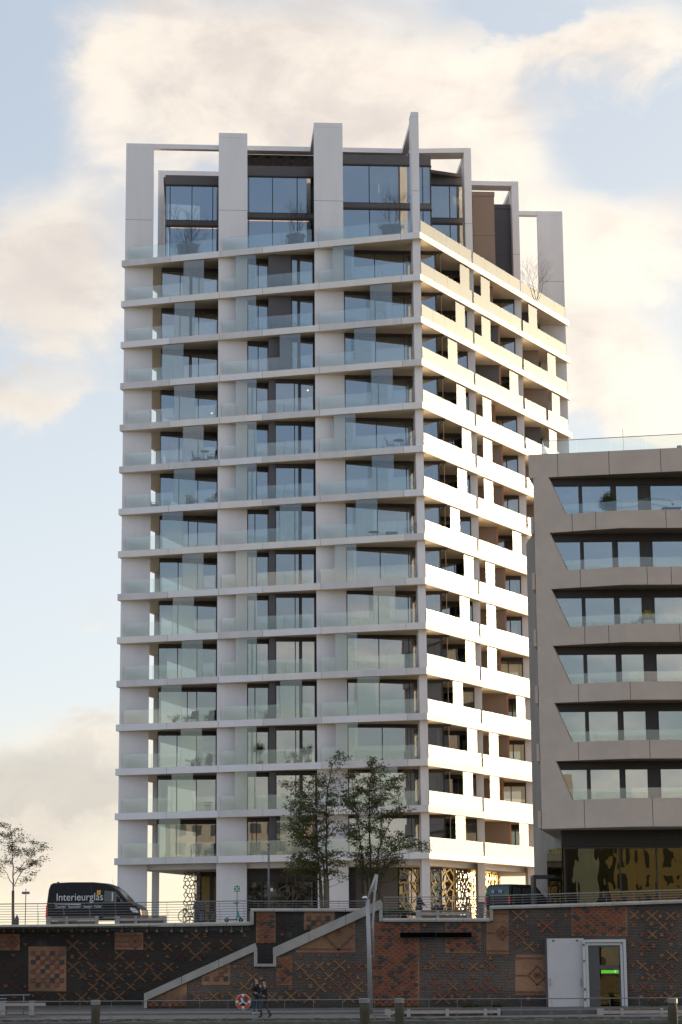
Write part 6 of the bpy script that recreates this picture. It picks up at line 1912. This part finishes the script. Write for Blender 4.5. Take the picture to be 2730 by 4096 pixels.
pB_ = dict(stand); pB_.update(elr=(.12, -.28, 1.25), wrr=(.2, -.10, 1.46), ell=(.05, .26, 1.18), wrl=(.16, .12, 1.4), knl=(.16, .1, .52), anl=(.14, .1, .09), toel=(.31, .1, .035), knr=(-.06, -.1, .5), anr=(-.26, -.1, .12), toer=(-.12, -.1, .04))
c = aty(1060, 4058, 110.3); c.z = fz(c.y, c.x) + .005
person('person in dark coat and grey jeans with hands raised, nearer one of the walking pair', c, radians(165), 1.78, pB_, navy_j, greyj, hat=dark_j, shoe=mat('shoe_brown', (.07, .035, .02), .7))
c = aty(1678, 3672, 121.5); c.z = GZ - .4
pC_ = dict(stand); pC_.update(elr=(.15, -.22, 1.15), wrr=(.38, -.18, 1.02), ell=(.1, .24, 1.15), wrl=(.3, .2, 1.02))
person('person in a dark padded coat with a light collar standing at the terrace bench', c, radians(-20), 1.78, pC_, navy_j, greyj, hair=dark_j, scarf=cush)
sit = dict(pelvis=(0, 0, .50), waist=(.03, 0, .64), chest=(.12, 0, .86), neck=(.2, 0, 1.0), jaw=(.25, 0, 1.07), head=(.26, 0, 1.15), crown=(.26, 0, 1.22), nose=(.365, 0, 1.11),
           shl=(.12, .19, .94), ell=(.22, .24, .70), wrl=(.42, .16, .62), shr=(.12, -.19, .94), elr=(.22, -.24, .70), wrr=(.42, -.16, .62),
           hipl=(.03, .1, .48), knl=(.45, .12, .50), anl=(.45, .12, .09), toel=(.6, .13, .035), hipr=(.03, -.1, .48), knr=(.45, -.12, .50), anr=(.42, -.12, .09), toer=(.57, -.13, .035))
c = aty(1758, 3672, 119.3); c.z = GZ - .36
person('person in black seated bent over on the terrace bench', c, radians(100), 1.75, sit, dark_j, dark_j, hair=dark_j)

# ------------------------------------------------------------------ far lattice mast and hills
c = aty(2163, 3556, 900); tw = thing('lattice_mast', 'small distant lattice mast seen between tower and brown block', 'mast', (c.x, 900, GZ))
m = MB(); zt = aty(2163, 3505, 900).z; hw_ = .9
for sx in (-1, 1):
    for sy in (-1, 1): m.tube([(c.x + sx * hw_, 900 + sy * hw_, GZ), (c.x + sx * hw_ * .6, 900 + sy * hw_ * .6, zt)], .14, 4)
z = GZ; i = 0
while z < zt - 2:
    s_ = 1 if i % 2 else -1; m.tube([(c.x - s_ * hw_ * .8, 899, z), (c.x + s_ * hw_ * .8, 899, z + 2)], .09, 4); z += 2; i += 1
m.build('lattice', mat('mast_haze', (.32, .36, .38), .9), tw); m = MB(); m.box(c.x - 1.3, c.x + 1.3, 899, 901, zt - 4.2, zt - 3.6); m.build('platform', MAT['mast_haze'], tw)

# ------------------------------------------------------------------ houses on the near quay behind the camera (seen in the glass)
hb = [(-70, -34, 26, (.40, .34, .22)), (-30, -2, 19, (.46, .42, .30)), (4, 34, 30, (.33, .30, .27)), (38, 66, 22, (.42, .36, .22)), (70, 108, 33, (.40, .36, .32)), (-112, -76, 21, (.40, .37, .33))]
for i, (x0, x1, h, col) in enumerate(hb):
    yb_ = -62 - 6 * (i % 3)
    o = thing('town_house', ('tall ochre house', 'low cream house', 'tall grey house', 'low brick-red house', 'tallest stone house', 'low pale house')[i] + ' across the harbour, seen only mirrored in the glass', 'building', (x0, yb_, .95))
    m = MB(); m.box(x0, x1, yb_ - 14, yb_, .95, h); m.build('wall', mat('house_wall_%s' % 'abcdef'[i], tuple(c_ * .8 for c_ in col), .85, var=.1), o)
    n = int((x1 - x0) / 3.2); fl = int((h - 3) / 3.3)
    g = MB()
    for a_ in range(n):
        for f in range(fl):
            xx = x0 + 1 + a_ * 3.2; zz = 3 + f * 3.3; g.box(xx, xx + 1.7, yb_ + .01, yb_ + .06, zz, zz + 1.9)
    g.build('window_grid', car_glass, o)
